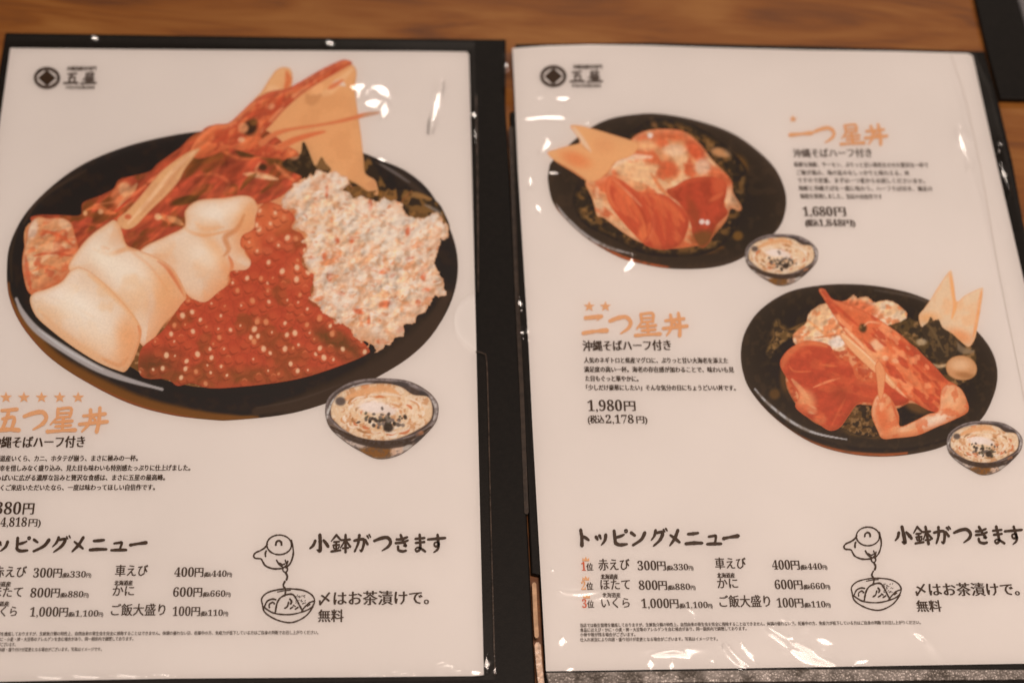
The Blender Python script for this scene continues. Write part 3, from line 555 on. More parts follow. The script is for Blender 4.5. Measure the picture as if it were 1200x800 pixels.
# --- text of the left page
for x in (-14, 7, 28, 48.7, 70, 91.6): 
    if x > -10: star(pg, x, 465.5, 7.4)
brush(pg, '五つ星丼', [(-7, 22), (25, 54), (56, 88), (92, 124)], 477.5, 506, 'gold_ink')
text(pg, '沖縄そばハーフ付き', -12, 98, 524.5, 11.5, y1=523.5, bold=.06)
for s, x0, x1, y in [('北海道産いくら、カニ、ホタテが揃う、まさに極みの一杯。', -14, 161, 540.3), ('海の幸を惜しみなく盛り込み、見た目も味わいも特別感たっぷりに仕上げました。', -14, 222.5, 551.6), ('口いっぱいに広がる濃厚な旨みと贅沢な食感は、まさに五星の最高峰。', -18, 193, 562.9), ('せっかくご来店いただいたなら、一度は味わってほしい自信作です。', -21, 181, 574.4)]:
    text(pg, s, x0, x1, y, 6.0, y1=y-.6, bold=.06)
text(pg, '4,380', -22, 24, 602, 14, bold=0, y1=602, name='printed_price'); text(pg, '円', 26, 38.6, 602, 12, bold=.05, name='printed_price')
text(pg, '(税込', -24, -2, 616.5, 8.5); text(pg, '4,818', 0, 31, 616.5, 10.5, bold=0, y1=616.3); text(pg, '円)', 33, 47, 616.3, 8)
brush(pg, 'トッピングメニュー', [(-27,-9),(-8,10),(15,34),(36,57),(59,80),(82,100),(104,125),(129,148),(151,171)], 627.5, 647)
def rows(pg, y, xs):
    (a, b, c, d, e, f_, g_, h_), (i, j, k, l, m_, n, o, p, q, r, s, t), (u, v, w_, x, y_, z, A, B_, C_, D_) = xs
    text(pg, '赤えび', a, b, y[0], 11.5, bold=.03, y1=y[0]-.3); price(pg, '300', '330', c, d, e, y[0]); text(pg, '車えび', f_, g_, y[0]-1.5, 11.5, bold=.03, y1=y[0]-1.8); price(pg, '400', '440', *h_, y[0]-.8)
    text(pg, 'ほたて', i, j, y[1], 11, bold=.03, y1=y[1]-.3); text(pg, '北海道産', k, l, y[1]-12.5, 5, bold=.08, y1=y[1]-12.7, name='printed_small_note'); price(pg, '800', '880', m_, n, o, y[1]); text(pg, 'かに', p, q, y[1]-1.5, 11, bold=.03); text(pg, '北海道産', r, s, y[1]-14, 5, bold=.08, name='printed_small_note'); price(pg, '600', '660', *t, y[1]-.8)
    text(pg, 'いくら', u, v, y[2], 10.5, bold=.03, y1=y[2]-.3); text(pg, '北海道産', w_, x, y[2]-12, 5, bold=.08, name='printed_small_note'); price(pg, '1,000', '1,100', y_, z, A, y[2]); text(pg, 'ご飯大盛り', B_, C_, y[2]-1, 12, bold=.03, y1=y[2]-1.4); price(pg, '100', '110', *D_, y[2]-.8)
rows(pg, (676, 699.3, 721.8), ((-8, 30, 38.5, 71.5, 106.5, 134.5, 172.5, (204, 237.5, 271.5)), (-10, 25.5, -12, 12, 35, 69, 103.5, 131.5, 156.5, 133.5, 155, (202.5, 236, 270)), (-13, 19, -14, 10, 34.5, 78.5, 120.5, 129.5, 193, (202, 233.5, 267))))
for s, x0, x1, y, y1 in zip(FINE, (-32, -32, -32, -33), (373, 156, 18, 119), (744.6, 751, 757, 763), (742.6, 750, 756.8, 762.3)): text(pg, s, x0, x1, y, 4.0, y1=y1, bold=.03, name='printed_fine_print')
teapot(pg, 297.2, 626.3)
brush(pg, '小鉢がつきます', [(363,385),(388,410),(414,434),(438,459),(462,480),(484,500),(501,523)], 625.5, 647)
text(pg, '〆はお茶漬けで。', 373.5, 502, 708.5, 14, y1=707.3, bold=.045); text(pg, '無料', 372.5, 402, 728, 12.5, bold=.045)
logo(pg, 55, 91.5)

# sleeve
K1, K2, K3, K4 = L1, L2, L3, L4
dl = [([(414,103),(426,103),(421,114)],6.5,K1), ([(432,112),(446,106),(453,114)],8.5,K1), ([(430,122),(446,120)],7,K1), ([(452,120),(449,140)],4,K1), ([(517,95),(512,122),(505,154)],3.4,K1), ([(442,186),(452,190)],2.5,K1),
      ([(555,131),(556,138)],3.0,K1), ([(557,150),(558,172)],1.6,K1), ([(106,45),(116,45)],3,K1), ([(381,51),(391,51)],3,K1),
      ([(44,794),(75,793.5)],2.2,K3), ([(84,793),(120,792.5)],2.2,K3), ([(130,792),(170,791.5)],2.0,K3), ([(182,791),(204,790.5)],1.8,K3), ([(515,781),(526,779.5),(538,782)],2.4,K3), ([(553,786),(562,789)],3,K2), ([(570,768),(571,785)],2.6,K2), ([(581,780),(580,788)],2,K2), ([(425,790),(450,789.5)],1.6,K3), ([(462,789.5),(485,788.5)],1.6,K3)]
film([(8,41),(200,44),(400,47),(556,49),(557,90),(558,200),(560,343),(550,346),(540,353),(534,364),(532.5,377),(536,391),(545,402),(556,409),(566,412),(570,420),(575,600),(581,790),(579,796),(300,799),(-90,806),(-60,600),(-22,300)], mL, OL, dl)
# welded edges of the sleeve on the black board
strokes2 = []
def rib(name, pts, w_, z, m, root, o):
    v, fc = ribbon([(x, y, w_) for x, y in pts], 8, 0); 
    top = P(v[:, 0], v[:, 1], z); bot = P(v[:, 0], v[:, 1], z-.0007); n = len(v); Fs = [f[::-1] for f in fc]
    for i in range(0, n-2, 2): Fs += [[i, i+2, n+i+2, n+i], [i+3, i+1, n+i+1, n+i+3]]
    return mesh_obj(name, np.concatenate([top, bot]), Fs, m, root, o)
M['weld'] = mat('film_weld', (.05, .036, .028), .25, noise=(300, .5, 1.8), bump=(700, .5, .0004))
rib('sleeve_edge_or_gap_light', [(558,112),(559,170),(560,250),(560.5,342)], 1.6, Z_PAPER+.0004, M['weld'], mL, OL)
rib('sleeve_edge_or_gap_light', [(558,412),(566,414),(570,421),(572,470),(575,600),(580,790)], 1.6, Z_PAPER+.0004, M['weld'], mL, OL)
rib('board_spine_edge', [(599,150),(604,300),(611,450),(617,600)], 5, .0032, M['edge'], mL, OL)

# ================================================================= RIGHT MENU
OR = P([900], [430], 0)[0]
mR = thing('menu', 'menu on the right showing two smaller rice bowls and a silvery welded lower seam', 'menu', OR, 'plastic-sleeved menus on the table')
slab('cover_board', [(604,51.5),(760,49.5),(960,54),(1154,60),(1170,117),(1187,190),(1199,258),(1220,345),(1330,850),(640,850),(638,780),(632,673),(622.6,671),(606.5,342),(597.5,131),(605,130)], .0004, .0030, M['board'], mR, OR)
pR = [(600.5,57),(640,54),(690,52.6),(760,53.5),(850,56.5),(950,59),(1050,60.5),(1137,63),(1140,66),(1165,179),(1184,260),(1230,460),(1300,778),(1200,777),(960,781),(800,783.5),(640,786),(634,680),(629.5,600),(624,500),(619.5,406),(613,300),(607,200),(603,110)]
sheet = mesh_obj('page_sheet', *(lambda X, Y, D, fc: (P(X, Y, Z_PAPER), fc))(*raster(np.array(pR, float), 12)), M['paper'], mR, OR)
pg = Page(mR, sheet, OR)
# --- upper bowl
def TT(x0, y0, s): return lambda pts: [(x0+x/s, y0+y/s) for x, y in pts]
A = TT(620, 110, 3.6375); k = 1/3.6375
def e1(x, y, rx, ry, an, c, a=1, soft=.4): return ell(620+x*k, 110+y*k, rx*k, ry*k, an, c, a, soft)
def l1(p, w_, c, a=1, soft=.5): return ln(A(p), w_*k, c, a, soft)
piece(pg, 'printed_bowl', A([(80,370),(85,320),(100,285),(190,200),(270,140),(350,105),(450,88),(550,85),(700,110),(850,160),(960,230),(1050,320),(1095,430),(1085,530),(1040,600),(940,680),(850,725),(740,745),(600,745),(480,725),(380,695),(250,620),(150,530),(100,460)]), (58,42,31),
      [e1(590,400,420,230,15,(30,23,16),.85,.35), e1(900,560,150,120,0,(44,33,25),.6,.8), l1([(110,480),(170,560),(260,630),(380,690),(480,720),(600,740)],18,(190,90,48),.9), l1([(115,470),(160,530),(250,610),(340,655),(430,680)],14,(165,148,138),1,.3), l1([(600,738),(740,738),(850,715),(940,672)],14,(64,46,36),.9),
       l1([(700,112),(850,162),(960,232),(1050,322)],8,(110,92,80),.7), e1(890,310,40,50,-30,(122,78,34),.9), e1(820,250,45,22,10,(210,140,88),.95), e1(840,250,18,20,0,(222,160,110),.8), e1(700,155,40,18,0,(120,74,36),.8), e1(530,125,12,22,-30,(160,105,60),.8), e1(585,125,22,12,0,(120,90,60),.8), e1(890,605,22,20,0,(128,84,36),.9), e1(810,655,25,8,0,(110,66,30),.8), e1(720,670,80,14,0,(120,72,32),.8),
       e1(260,520,26,40,20,(128,80,36),.9), e1(215,430,20,30,0,(90,60,34),.8), noi(8,(74,52,36),.4,.55,.7,3), edge(1.4,(90,68,54),.6)])
piece(pg, 'printed_seaweed', A([(190,420),(240,360),(330,260),(440,160),(520,108),(600,105),(700,130),(800,190),(880,260),(930,330),(930,420),(900,540),(850,620),(760,680),(620,695),(480,680),(360,620),(240,560),(195,490)]), (52,38,25),
      [noi(7,(132,88,44),.8,.52,.62,2,1.6,30), noi(5,(160,112,62),.6,.60,.68,4), noi(6,(34,26,18),.7,.55,.66,1), e1(820,250,45,20,10,(212,146,94),.95), e1(850,248,16,16,0,(222,164,116),.8), e1(530,125,12,22,-30,(160,105,60),.8), edge(9,(36,27,19),.9)], .9)
piece(pg, 'printed_food_base', A([(240,380),(270,360),(330,340),(430,200),(490,160),(570,150),(660,160),(730,215),(780,280),(860,365),(870,420),(905,480),(895,500),(860,490),(840,540),(790,600),(760,640),(700,650),(600,660),(480,635),(400,590),(320,530),(290,520),(270,450)]), (214,146,98),
      [noi(14,(228,180,134),.85,.48,.62,1,2,30), noi(11,(210,104,62),.85,.56,.66,3,2,40), e1(600,170,80,26,10,(212,106,62),.9), e1(710,240,60,30,50,(206,92,54),.9), e1(500,220,40,26,0,(230,168,118),.9), e1(620,240,50,26,0,(228,188,154),.7), e1(600,320,40,30,40,(206,98,58),.9), e1(740,310,34,34,0,(226,190,158),.8), e1(680,310,12,40,10,(200,96,58),.8),
       e1(840,370,30,40,-20,(206,98,58),.9), e1(865,430,30,40,0,(222,170,130),.9), e1(880,450,16,34,-20,(150,110,80),.5), e1(516,178,11,11,0,(245,232,220),1), e1(560,330,14,40,30,(196,100,60),.7), e1(450,330,60,50,0,(234,184,138),.6,.7), l1([(330,330),(380,290),(430,270),(520,270)],30,(232,196,166),.8), l1([(520,340),(560,400),(600,440)],14,(214,120,72),.8), e1(750,600,60,40,-30,(140,86,40),.8), e1(620,380,18,12,0,(232,186,142),.9), e1(305,470,14,40,-10,(210,165,125),.7), e1(290,420,10,26,0,(226,180,140),.7), relief(6, .6, 2, 1.6, 40), pillow(9, (236,190,150), (190,90,50), .6), edge(1.6,(196,112,66),.7)], .9)
piece(pg, 'printed_radish_fan', A([(78,252),(110,238),(165,222),(216,208),(200,175),(176,138),(210,135),(285,152),(360,175),(425,195),(470,215),(440,262),(370,290),(340,330),(300,365),(262,376),(235,366),(180,330),(115,290)]), (226,164,110),
      [e1(200,280,60,28,20,(222,132,80),.8,.7), l1([(190,145),(220,190),(262,245)],20,(228,196,168),.75,.7), l1([(216,208),(235,230),(260,245)],6,(212,146,96),.7), l1([(120,292),(185,332),(240,366)],9,(196,106,60),.8), e1(320,220,40,30,0,(218,150,100),.6,.8), edge(1.2,(214,130,80),.8)], .9)
piece(pg, 'printed_salmon_slice', A([(326,420),(328,375),(348,350),(395,368),(450,408),(500,436),(560,445),(560,500),(550,560),(520,620),(490,638),(440,592),(385,530),(345,475)]), (196,84,52),
      [l1([(355,360),(420,420),(480,480)],9,(222,150,106),.9), l1([(370,390),(440,470),(500,570)],24,(216,112,66),.7,.8), l1([(345,370),(335,420),(360,480)],16,(222,120,72),.8,.7), e1(490,590,22,34,0,(222,120,70),.8), l1([(440,440),(490,520),(505,600)],10,(170,66,40),.5), noi(9,(222,116,70),.6,.55,.66,2,3,50), relief(4, .35, 1, 4, 62), pillow(8, (228,140,94), (160,62,38), .6), edge(1.6,(214,106,62),.8)], .9)
piece(pg, 'printed_salmon_slice', A([(470,430),(520,425),(580,432),(640,475),(680,530),(672,590),(640,645),(580,664),(520,655),(488,635),(515,590),(520,530),(500,480)]), (192,80,50),
      [l1([(520,430),(600,480),(660,540)],30,(218,112,66),.8,.8), l1([(540,480),(570,540),(580,620)],16,(208,98,58),.7,.8), noi(9,(214,108,64),.7,.52,.64,4,3,60), relief(4, .35, 3, 4, 66), pillow(8, (226,136,90), (154,58,36), .6), l1([(505,490),(520,560),(500,620)],6,(150,56,34),.6), edge(1.5,(206,96,56),.7)], .9)
piece(pg, 'printed_tuna_slice', A([(585,410),(620,395),(680,362),(770,352),(835,372),(842,420),(832,470),(848,510),(800,560),(770,630),(735,655),(700,610),(684,540),(640,470),(605,440)]), (186,74,46),
      [l1([(600,400),(620,450),(680,520)],16,(214,110,66),.8), noi(12,(160,62,38),.6,.5,.62,1), relief(6, .4, 2, 2, 50), pillow(8, (216,110,68), (140,58,32), .6), e1(810,390,30,34,0,(206,96,58),.8), e1(730,620,60,34,-20,(120,76,36),.85), e1(700,500,20,60,-20,(150,70,38),.6), e1(737,545,11,11,0,(245,230,216),1,.2), e1(760,548,10,11,0,(245,230,216),1,.2), e1(800,440,36,10,-30,(212,110,66),.7), edge(1.5,(196,90,54),.7)], .9)
noodle_bowl(pg, 915.5, 304.5, .645, .7)
# --- lower bowl
A = TT(850, 310, 3.2); k2 = 1/3.2
def e1(x, y, rx, ry, an, c, a=1, soft=.4): return ell(850+x*k2, 310+y*k2, rx*k2, ry*k2, an, c, a, soft)
def l1(p, w_, c, a=1, soft=.5): return ln(A(p), w_*k2, c, a, soft)
piece(pg, 'printed_bowl', A([(58,330),(75,250),(130,170),(230,105),(350,78),(480,73),(600,85),(720,115),(850,175),(940,245),(1000,325),(1021,410),(1003,500),(950,590),(830,675),(700,710),(560,719),(420,700),(300,655),(180,570),(100,480),(68,410)]), (60,44,33),
      [e1(540,380,440,270,12,(32,24,17),.85,.3), l1([(100,490),(180,575),(300,655),(420,698),(560,714),(680,706)],22,(165,82,42),.95), l1([(95,470),(180,560),(290,635),(420,680),(560,696),(700,690),(850,650)],18,(38,28,20),.9), l1([(110,465),(160,520),(250,590),(340,632),(455,655)],9,(190,176,168),1,.25),
       l1([(560,95),(720,125),(850,185)],8,(96,78,66),.7), e1(200,250,30,20,-30,(130,90,48),.9), l1([(160,320),(190,280),(250,250),(300,220)],26,(140,96,50),.9), e1(195,220,12,16,0,(120,84,46),.8), e1(185,485,20,20,0,(110,72,34),.8), e1(225,420,20,60,0,(110,72,34),.7), e1(500,600,60,40,0,(132,90,42),.95), e1(450,570,34,30,0,(140,100,56),.8), e1(720,530,50,26,20,(120,78,40),.8), e1(560,640,40,14,0,(100,66,34),.8), noi(6,(80,56,36),.35,.55,.7,3), edge(1.4,(92,68,52),.6)])
piece(pg, 'printed_food_base', A([(258,310),(300,240),(360,180),(480,135),(600,160),(700,290),(800,400),(860,460),(800,545),(700,520),(640,540),(560,530),(500,530),(450,580),(400,610),(330,590),(262,520),(225,430)]), (206,104,62), [noi(9,(226,160,112),.8,.52,.62,1), noi(7,(176,72,44),.7,.58,.66,3), edge(2,(130,80,44),.7)], .9)
piece(pg, 'printed_seaweed', A([(440,560),(470,535),(520,525),(560,540),(560,580),(575,640),(520,645),(460,625),(430,605)]), (98,66,34), [noi(4,(150,108,66),.85,.5,.6,2), noi(4,(44,32,24),.85,.54,.62,4), edge(2,(50,38,28),.8)], .8, jag=.4)
piece(pg, 'printed_seaweed', A([(150,330),(160,300),(185,275),(180,225),(195,205),(210,240),(250,245),(300,220),(305,240),(270,270),(240,280),(210,300),(180,330),(170,350)]), (110,78,42), [noi(4,(156,112,66),.85,.5,.6,2), noi(4,(50,36,26),.85,.54,.62,4), edge(2,(50,38,28),.8)], .8, jag=.4)
piece(pg, 'printed_crab_meat', A([(255,262),(300,220),(315,180),(360,150),(400,140),(450,135),(480,112),(495,125),(530,120),(560,140),(610,132),(660,160),(682,190),(660,225),(620,230),(560,235),(480,270),(450,320),(400,320),(340,290),(290,285),(262,300)]), (226,178,134),
      [noi(9,(230,196,164),.8,.5,.62,1,1.6,-30), noi(8,(218,130,82),.8,.58,.66,3), l1([(300,200),(360,250),(420,290)],10,(230,150,96),.8), e1(510,165,60,30,15,(214,110,66),.9), e1(430,140,40,20,0,(206,100,58),.8), l1([(335,275),(400,265),(445,258)],6,(196,110,66),.9), e1(420,290,30,20,0,(228,206,188),.9), relief(4, .9, 2, 1.3, -30), edge(1.4,(206,130,84),.7)], .8, jag=.4)
piece(pg, 'printed_green_leaves', A([(610,232),(650,215),(690,200),(725,215),(740,205),(770,200),(800,225),(850,255),(880,270),(905,300),(935,320),(940,370),(900,440),(840,450),(800,400),(740,330),(700,300),(650,270)]), (92,66,36),
      [noi(6,(150,108,66),.9,.5,.6,2), noi(9,(50,38,28),.9,.52,.6,4), e1(830,310,50,60,0,(52,40,32),.8), l1([(850,280),(890,320),(930,325)],22,(140,112,84),.9), l1([(770,370),(800,382),(840,372)],12,(200,160,118),.9), relief(4, .8, 2, 2, 30), e1(735,290,20,12,0,(206,170,130),.8), edge(1.6,(70,50,30),.7)], .8, jag=.5)
piece(pg, 'printed_radish_fan', A([(726,190),(745,165),(770,130),(800,80),(840,25),(850,32),(858,80),(868,138),(900,115),(958,88),(966,100),(958,160),(948,220),(935,280),(912,308),(880,285),(850,258),(820,242),(795,208),(775,215),(750,235),(732,228)]), (224,186,150),
      [l1([(842,35),(855,100),(862,150),(850,200)],18,(230,160,102),.9), l1([(960,100),(950,180),(930,270)],14,(228,150,94),.9), e1(760,200,40,20,0,(228,166,112),.9,.8), e1(880,270,50,24,20,(226,150,98),.9,.8), edge(1.4,(228,156,100),.8), noi(15,(228,170,122),.5,.5,.7,2)], .9)
piece(pg, 'printed_dark_leaf', A([(735,245),(760,215),(770,195),(785,215),(800,205),(815,235),(850,260),(870,300),(860,340),(825,362),(790,350),(770,300)]), (62,46,32), [noi(5,(110,80,48),.8,.52,.62,1), l1([(760,220),(790,270),(820,330)],8,(120,90,56),.7), edge(1.2,(90,66,42),.7)], .8)
piece(pg, 'printed_mushroom', A([(828,372),(850,348),(885,340),(920,350),(942,378),(940,410),(915,430),(875,432),(845,420),(830,400)]), (208,148,100), [e1(880,375,34,20,0,(224,176,134),.9,.7), e1(900,415,36,12,10,(170,112,66),.8,.6), edge(1.6,(160,104,60),.8)], .8)
piece(pg, 'printed_salmon_slice', A([(205,375),(225,330),(265,300),(320,285),(390,302),(420,350),(470,370),(490,420),(520,440),(600,440),(670,470),(690,510),(640,530),(560,520),(500,520),(460,570),(430,610),(390,622),(340,590),(290,560),(262,530),(275,490),(240,440)]), (188,76,48),
      [l1([(215,380),(240,330),(300,292),(380,305)],26,(216,120,72),.85,.7), e1(300,510,34,40,-30,(224,150,100),.95,.6), e1(325,545,20,14,20,(236,176,126),.9), l1([(250,430),(285,470),(310,500)],18,(228,160,110),.8), l1([(330,460),(380,440),(430,425)],8,(222,140,94),.9), l1([(240,380),(260,400),(320,400)],6,(214,110,66),.8), e1(385,378,34,5,5,(214,112,66),.9), e1(355,580,24,20,0,(218,120,74),.8), l1([(400,600),(430,540),(450,500)],8,(206,98,58),.7), noi(9,(206,96,58),.6,.55,.65,4,2,20), e1(560,480,60,40,0,(196,86,52),.6), e1(430,480,30,30,0,(150,66,38),.4,.8), relief(5, .25, 2, 2.5, 20), l1([(470,372),(500,395),(540,410)],14,(228,160,112),.9), e1(520,400,24,16,20,(232,178,132),.9), relief(12, .15, 3), pillow(8, (226,130,84), (150,58,34), .6), edge(1.6,(206,98,58),.8)], .8)
piece(pg, 'printed_shrimp_body', A([(350,95),(372,92),(400,128),(440,140),(500,165),(560,195),(610,228),(660,265),(720,320),(780,375),(830,430),(870,455),(905,510),(908,550),(870,570),(820,560),(760,545),(700,510),(660,490),(600,440),(560,400),(520,350),(480,300),(440,240),(400,180),(370,130)]), (214,110,66),
      [l1([(620,270),(700,330),(780,400),(830,440)],40,(190,76,46),.85,.7), l1([(560,280),(620,340),(700,420),(760,500)],26,(222,132,84),.8,.7), l1([(540,330),(590,400),(640,460),(690,510)],10,(238,182,136),.95), l1([(380,160),(450,240),(520,310),(560,360)],12,(236,176,130),.95), l1([(360,100),(420,160),(500,230)],12,(196,82,50),.9),
       e1(516,238,14,16,0,(80,55,30),1), e1(508,234,5,6,0,(150,110,60),.8), e1(560,330,40,30,40,(228,158,108),.9,.6), e1(570,300,26,20,0,(238,186,144),.9), e1(600,350,12,10,0,(238,184,140),.8), e1(530,390,40,26,30,(236,172,124),.9), e1(500,400,20,20,0,(230,140,92),.8), e1(640,360,16,10,0,(236,176,130),.8), noi(8,(236,156,106),.7,.56,.64,2,2,45), noi(7,(186,74,46),.8,.6,.66,4,3,45),
       l1([(560,190),(600,220),(650,260)],10,(230,150,100),.8), l1([(520,230),(540,215),(580,220)],6,(238,180,134),.8), relief(4.5, .35, 2, 1.6, 45), relief(9, .3, 4, 2, 45), pillow(8, (240,170,120), (176,72,44), .6), edge(1.5,(196,86,52),.8)], .8)
piece(pg, 'printed_shrimp_tail', A([(810,470),(840,448),(880,462),(905,505),(910,550),(860,580),(790,610),(720,640),(640,650),(590,652),(570,620),(548,560),(560,500),(590,480),(620,500),(650,560),(655,605),(700,590),(760,560),(800,545)]), (222,150,102),
      [e1(790,585,60,22,-20,(232,200,172),.95,.6), e1(850,500,26,30,0,(228,176,132),.9,.7), e1(590,580,24,60,-12,(214,112,66),.85,.7), e1(580,520,16,30,0,(232,170,124),.8), l1([(905,500),(908,550),(860,580)],12,(206,110,66),.8), l1([(620,500),(640,560),(655,610)],8,(200,92,54),.8), e1(680,615,30,12,-15,(232,170,124),.8), noi(7,(212,110,66),.7,.56,.64,3), relief(6, .15, 2, 2, -15), pillow(9, (240,206,176), (200,100,58), .6), edge(1.5,(204,112,66),.8)], .8)
piece(pg, 'printed_shrimp_leg', A([(430,262),(450,258),(480,285),(540,340),(600,400),(640,450),(630,465),(590,430),(520,370),(460,310)]), (228,166,116), [l1([(440,262),(540,348),(630,452)],5,(242,200,160),.8), edge(1.2,(206,110,66),.7)], .8)
piece(pg, 'printed_shrimp_leg', A([(568,440),(562,380),(578,360),(600,400),(598,445),(590,500),(575,500)]), (224,150,100), [edge(1.2,(196,90,52),.8)], .8)
noodle_bowl(pg, 1153.5, 524.5, .67, .7)

# --- text of the right page
star(pg, 929.5, 139.5, 5.2)
brush(pg, '一つ星丼', [(927,954),(956,981),(986,1013),(1015,1041)], 146, 169.5, 'gold_ink')
text(pg, '沖縄そばハーフ付き', 930, 1022, 184.5, 8.8, y1=184, m='grey_ink', bold=.04)
for s, x0, x1, y in [('新鮮な海鮮、サーモン、ぷりっと甘い海老をのせた贅沢な一杯で', 931, 1088, 195.5), ('ご飯が進み、海の旨みをしっかりと味わえる、丼', 934, 1066, 204.9), ('ですので定番、まずは一つ星からお試しくださいませ。', 935, 1084, 214), ('海鮮と沖縄そばを一度に味わう。ハーフそば付き、満足の', 936, 1093, 223.3), ('価格を実現しました、当店の自信作です', 938, 1034, 232.5)]:
    text(pg, s, x0, x1, y, 5.0, y1=y+.8, m='grey_ink', bold=.03)
text(pg, '1,680', 941.5, 976, 253, 10.5, bold=.02, y1=253, m='grey_ink'); text(pg, '円', 978, 991, 253, 9.5, m='grey_ink', bold=.08)
text(pg, '(税込', 944, 959, 265, 6.8, m='grey_ink', bold=.1); text(pg, '1,848', 960, 988, 265, 7.8, bold=.02, y1=265, m='grey_ink'); text(pg, '円)', 989, 1002, 265, 6.8, m='grey_ink', bold=.1)
star(pg, 690.5, 359, 7); star(pg, 709.5, 359, 7)
brush(pg, '二つ星丼', [(683,712),(715,742),(745,774),(778,806)], 366.5, 393.5, 'gold_ink')
text(pg, '沖縄そばハーフ付き', 683, 786, 411, 10.5, y1=410, bold=.06)
for s, x0, x1, y in [('人気のネギトロと県産マグロに、ぷりっと甘い大海老を添えた', 684.5, 853, 425), ('満足度の高い一杯。海老の存在感が加わることで、味わいも見', 684.5, 860, 435.7), ('た目もぐっと華やかに。', 686, 748, 446.3), ('「少しだけ豪華にしたい」そんな気分の日にちょうどいい丼です。', 687, 862, 457)]:
    text(pg, s, x0, x1, y, 5.7, y1=y+.5, bold=.06)
text(pg, '1,980', 689, 729.5, 481.2, 12.5, bold=0, y1=481); text(pg, '円', 731.5, 744.5, 481, 10.5)
text(pg, '(税込', 689, 708, 495.5, 8); text(pg, '2,178', 710, 743, 495.5, 9.6, bold=0, y1=495.5); text(pg, '円)', 746, 758.5, 495.5, 7.5)
brush(pg, 'トッピングメニュー', [(676,695),(698,713),(717,737),(739,758),(762,783),(783,800),(803,824),(828,846),(848,867)], 619, 640)
for n, xx, yy, c in (('1', 681.5, 668, 'red_ink'), ('2', 681.5, 690.5, 'gold_ink'), ('3', 682.5, 711.5, 'red_ink')):
    text(pg, n, xx, xx+5, yy, 10, bold=.02, m=c, name='printed_rank'); text(pg, '位', xx+5.8, xx+13.5, yy, 7.5, name='printed_rank')
    y_ = yy-13; p = np.array([(xx+1, y_+2), (xx+1.2, y_-2), (xx+3.2, y_), (xx+5, y_-3.4), (xx+6.8, y_), (xx+9, y_-2), (xx+9, y_+2)])
    mesh_obj('printed_crown', P(p[:, 0], p[:, 1], pg.z+.00001), [[0, 2, 1], [0, 6, 4, 2], [2, 4, 3], [6, 5, 4]], M['gold_ink'], pg.sheet, pg.o)
rows(pg, (667.5, 690.5, 711.8), ((701.5, 738, 747.5, 780, 812.5, 838.5, 874.5, (905.5, 937, 969.5)), (704, 738.5, 704, 724, 749, 781.5, 815, 841, 865, 840.5, 861, (908.5, 940.5, 973)), (705, 738, 706, 727, 752, 795, 835, 843.5, 903, (911, 941.5, 973.5))))
for s, x1, y, y1 in zip(FINE, (1079, 875, 744.5, 841), (734.3, 739.8, 745.2, 751.2), (730.8, 738, 745, 750)): text(pg, s, 680, x1, y, 3.9, y1=y1, bold=.03, name='printed_fine_print')
teapot(pg, 989, 617, .94, .95)
brush(pg, '小鉢がつきます', [(1050,1070),(1073,1093),(1096,1117),(1120,1141),(1144,1161),(1164,1179),(1180,1202)], 616, 637.5)
text(pg, '〆はお茶漬けで。', 1073.5, 1195, 697.5, 13, y1=697, bold=.045); text(pg, '無料', 1075, 1103.5, 716, 11.5, bold=.045)
logo(pg, 648.5, 89.5)
# sleeve
dr = [([(632,116),(634,116)],3,K1), ([(652,116),(666,116)],3.3,K1), ([(616,138),(640,137.5),(656,139),(664,142)],2.8,K1), ([(641,160),(642,170),(633,180)],3.0,K1), ([(642,203),(655,203)],2.6,K1), ([(622,205),(621,222)],2.2,K1), ([(629,238),(633,252)],2.8,K1),
      ([(741,302),(738,312),(732,319)],4.5,K1), ([(1124,152),(1131,170),(1137,198)],5,K4), ([(687,144),(690,146)],2.2,K1), ([(1170,178),(1176,202),(1184,230)],2.2,K4), ([(1170,165),(1174,172)],1.8,K4), ([(594,72),(593,85)],2.5,K1),
      ([(609,350),(611,362)],2.4,K1), ([(612,385),(613,395)],1.8,K1), ([(618,380),(619,398)],1.6,K1), ([(594,82),(594,84)],2.5,K1), ([(569,385),(571,392)],1.5,K1),
      ([(655,692),(675,696),(700,693),(706,688)],3.0,K2), ([(660,746),(658,756)],4,K2), ([(664,785),(672,783)],3,K2), ([(762,772),(763,784)],3.4,K2), ([(764,768),(790,766),(808,771)],3.2,K2), ([(788,774),(786,785)],2.5,K2), ([(850,755),(860,772),(874,783)],3.2,K2),
      ([(868,752),(876,766),(884,774)],3.0,K2), ([(901,736),(912,748),(923,758)],3.2,K2), ([(915,725),(930,733)],2,K2), ([(934,734),(947,738)],3.2,K2), ([(957,750),(974,754)],4.4,K2), ([(928,762),(945,774),(978,779)],3.8,K2), ([(926,749),(932,748)],2.0,K2), ([(1000,778),(1018,773)],2.4,K2), ([(1072,742),(1082,752)],2.0,K2), ([(1100,756),(1112,762)],2.2,K2), ([(646,668),(649,667)],2.2,K2), ([(806,712),(815,722)],1.6,K2), ([(832,773),(836,776)],2,K2)]
folds = [((880,720),(990,785),7,.0007), ((840,740),(880,790),6,.0006), ((640,700),(760,690),8,.0005), ((1040,700),(1120,780),9,.0006), ((1113,60),(1200,445),4,.0005), ((905,700),(960,770),5,.0005), ((740,760),(840,758),6,.0005)]
film([(590,64),(600,60),(601,54),(760,50.5),(960,56),(1141,61),(1160,100),(1188,215),(1240,440),(1310,795),(960,797),(642,799),(634,670),(621,500),(613,420),(607,340),(601,150),(600,106),(590,102)], mR, OR, dr, folds=folds)
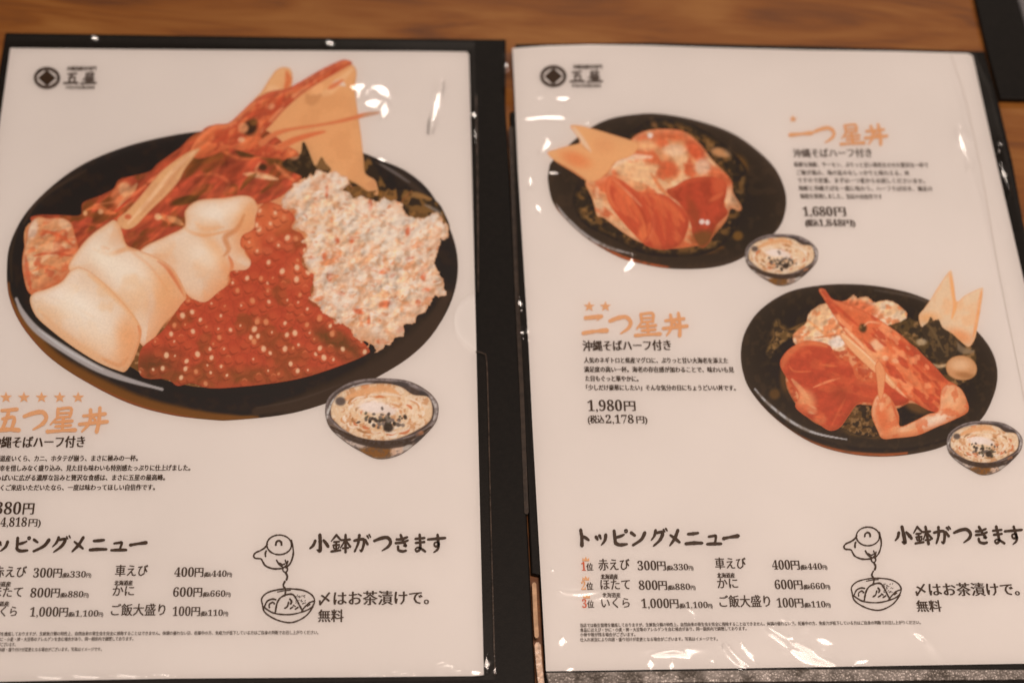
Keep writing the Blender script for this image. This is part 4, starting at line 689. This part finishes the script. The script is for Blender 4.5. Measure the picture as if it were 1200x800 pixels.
rib('sleeve_edge_or_gap_light', [(626,684),(627.5,720),(629,745)], 5, .0034, mat('gap_light_tan', (.62, .40, .25), .25, noise=(300, .7, 1.2)), mR, OR)  # tan ribbon added in the gap; bright reflection put into its colour
rib('sleeve_edge_or_gap_light', [(630,755),(632,780),(635,806)], 7, .0034, mat('gap_light_pale', (.75, .55, .42), .2, noise=(900, .6, 1.3), bump=(700, .7, .0005)), mR, OR)  # paler ribbon below it; stronger gleam painted as colour
# inner crease line of the sleeve near its right edge
rib('sleeve_crease', [(1114,64),(1131,115),(1150,200),(1170,315),(1197,450),(1210,520)], 1.1, Z_PAPER+.0003, mat('crease_film', (.72, .70, .68), .3), mR, OR)
# silvery welded lower seam
def weld_mat():
    m = bpy.data.materials.new('welded_seam'); m.use_nodes = True; nt = m.node_tree; b = nt.nodes['Principled BSDF']
    b.inputs['Metallic'].default_value = .3; b.inputs['Roughness'].default_value = .35
    tc = nt.nodes.new('ShaderNodeTexCoord'); vo = nt.nodes.new('ShaderNodeTexVoronoi'); vo.inputs['Scale'].default_value = 900; n = nt.nodes.new('ShaderNodeTexNoise'); n.inputs['Scale'].default_value = 160; n.inputs['Detail'].default_value = 5
    nt.links.new(tc.outputs['Object'], vo.inputs['Vector']); nt.links.new(tc.outputs['Object'], n.inputs['Vector'])
    cr_ = nt.nodes.new('ShaderNodeValToRGB'); cr_.color_ramp.elements[0].position = .35; cr_.color_ramp.elements[0].color = (.13, .115, .10, 1); cr_.color_ramp.elements[1].position = .7; cr_.color_ramp.elements[1].color = (.52, .49, .47, 1)
    nt.links.new(n.outputs[0], cr_.inputs[0]); nt.links.new(cr_.outputs[0], b.inputs['Base Color'])
    bp = nt.nodes.new('ShaderNodeBump'); bp.inputs['Strength'].default_value = .8; bp.inputs['Distance'].default_value = .0006
    nt.links.new(vo.outputs['Distance'], bp.inputs['Height']); nt.links.new(bp.outputs[0], b.inputs['Normal'])
    return m
slab('welded_seam', [(640,787.5),(800,785.5),(960,783.5),(1200,784),(1310,783),(1312,794),(1200,795.5),(960,797.5),(800,799),(643,800.5)], .0031, Z_PAPER+.0008, weld_mat(), mR, OR, .0003)

# ================================================================= dark folder beyond, upper right
OF = P([1230], [50], 0)[0]
fo = thing('folder', 'plain black folder corner lying on the table beyond the right menu, cut by the frame', 'folder', OF)
slab('cover_board', [(1137,-45),(1143,0),(1156.5,58),(1172,115.5),(1330,119),(1330,-45)], .0004, .0030, M['board'], fo, OF)
slab('pocket_sheet', [(1192,-40),(1193,0),(1203,34),(1320,36),(1320,-40)], .0031, .0036, mat('grey_pocket', (.10, .10, .11), .3, noise=(300, .6, 1.4)), fo, OF)
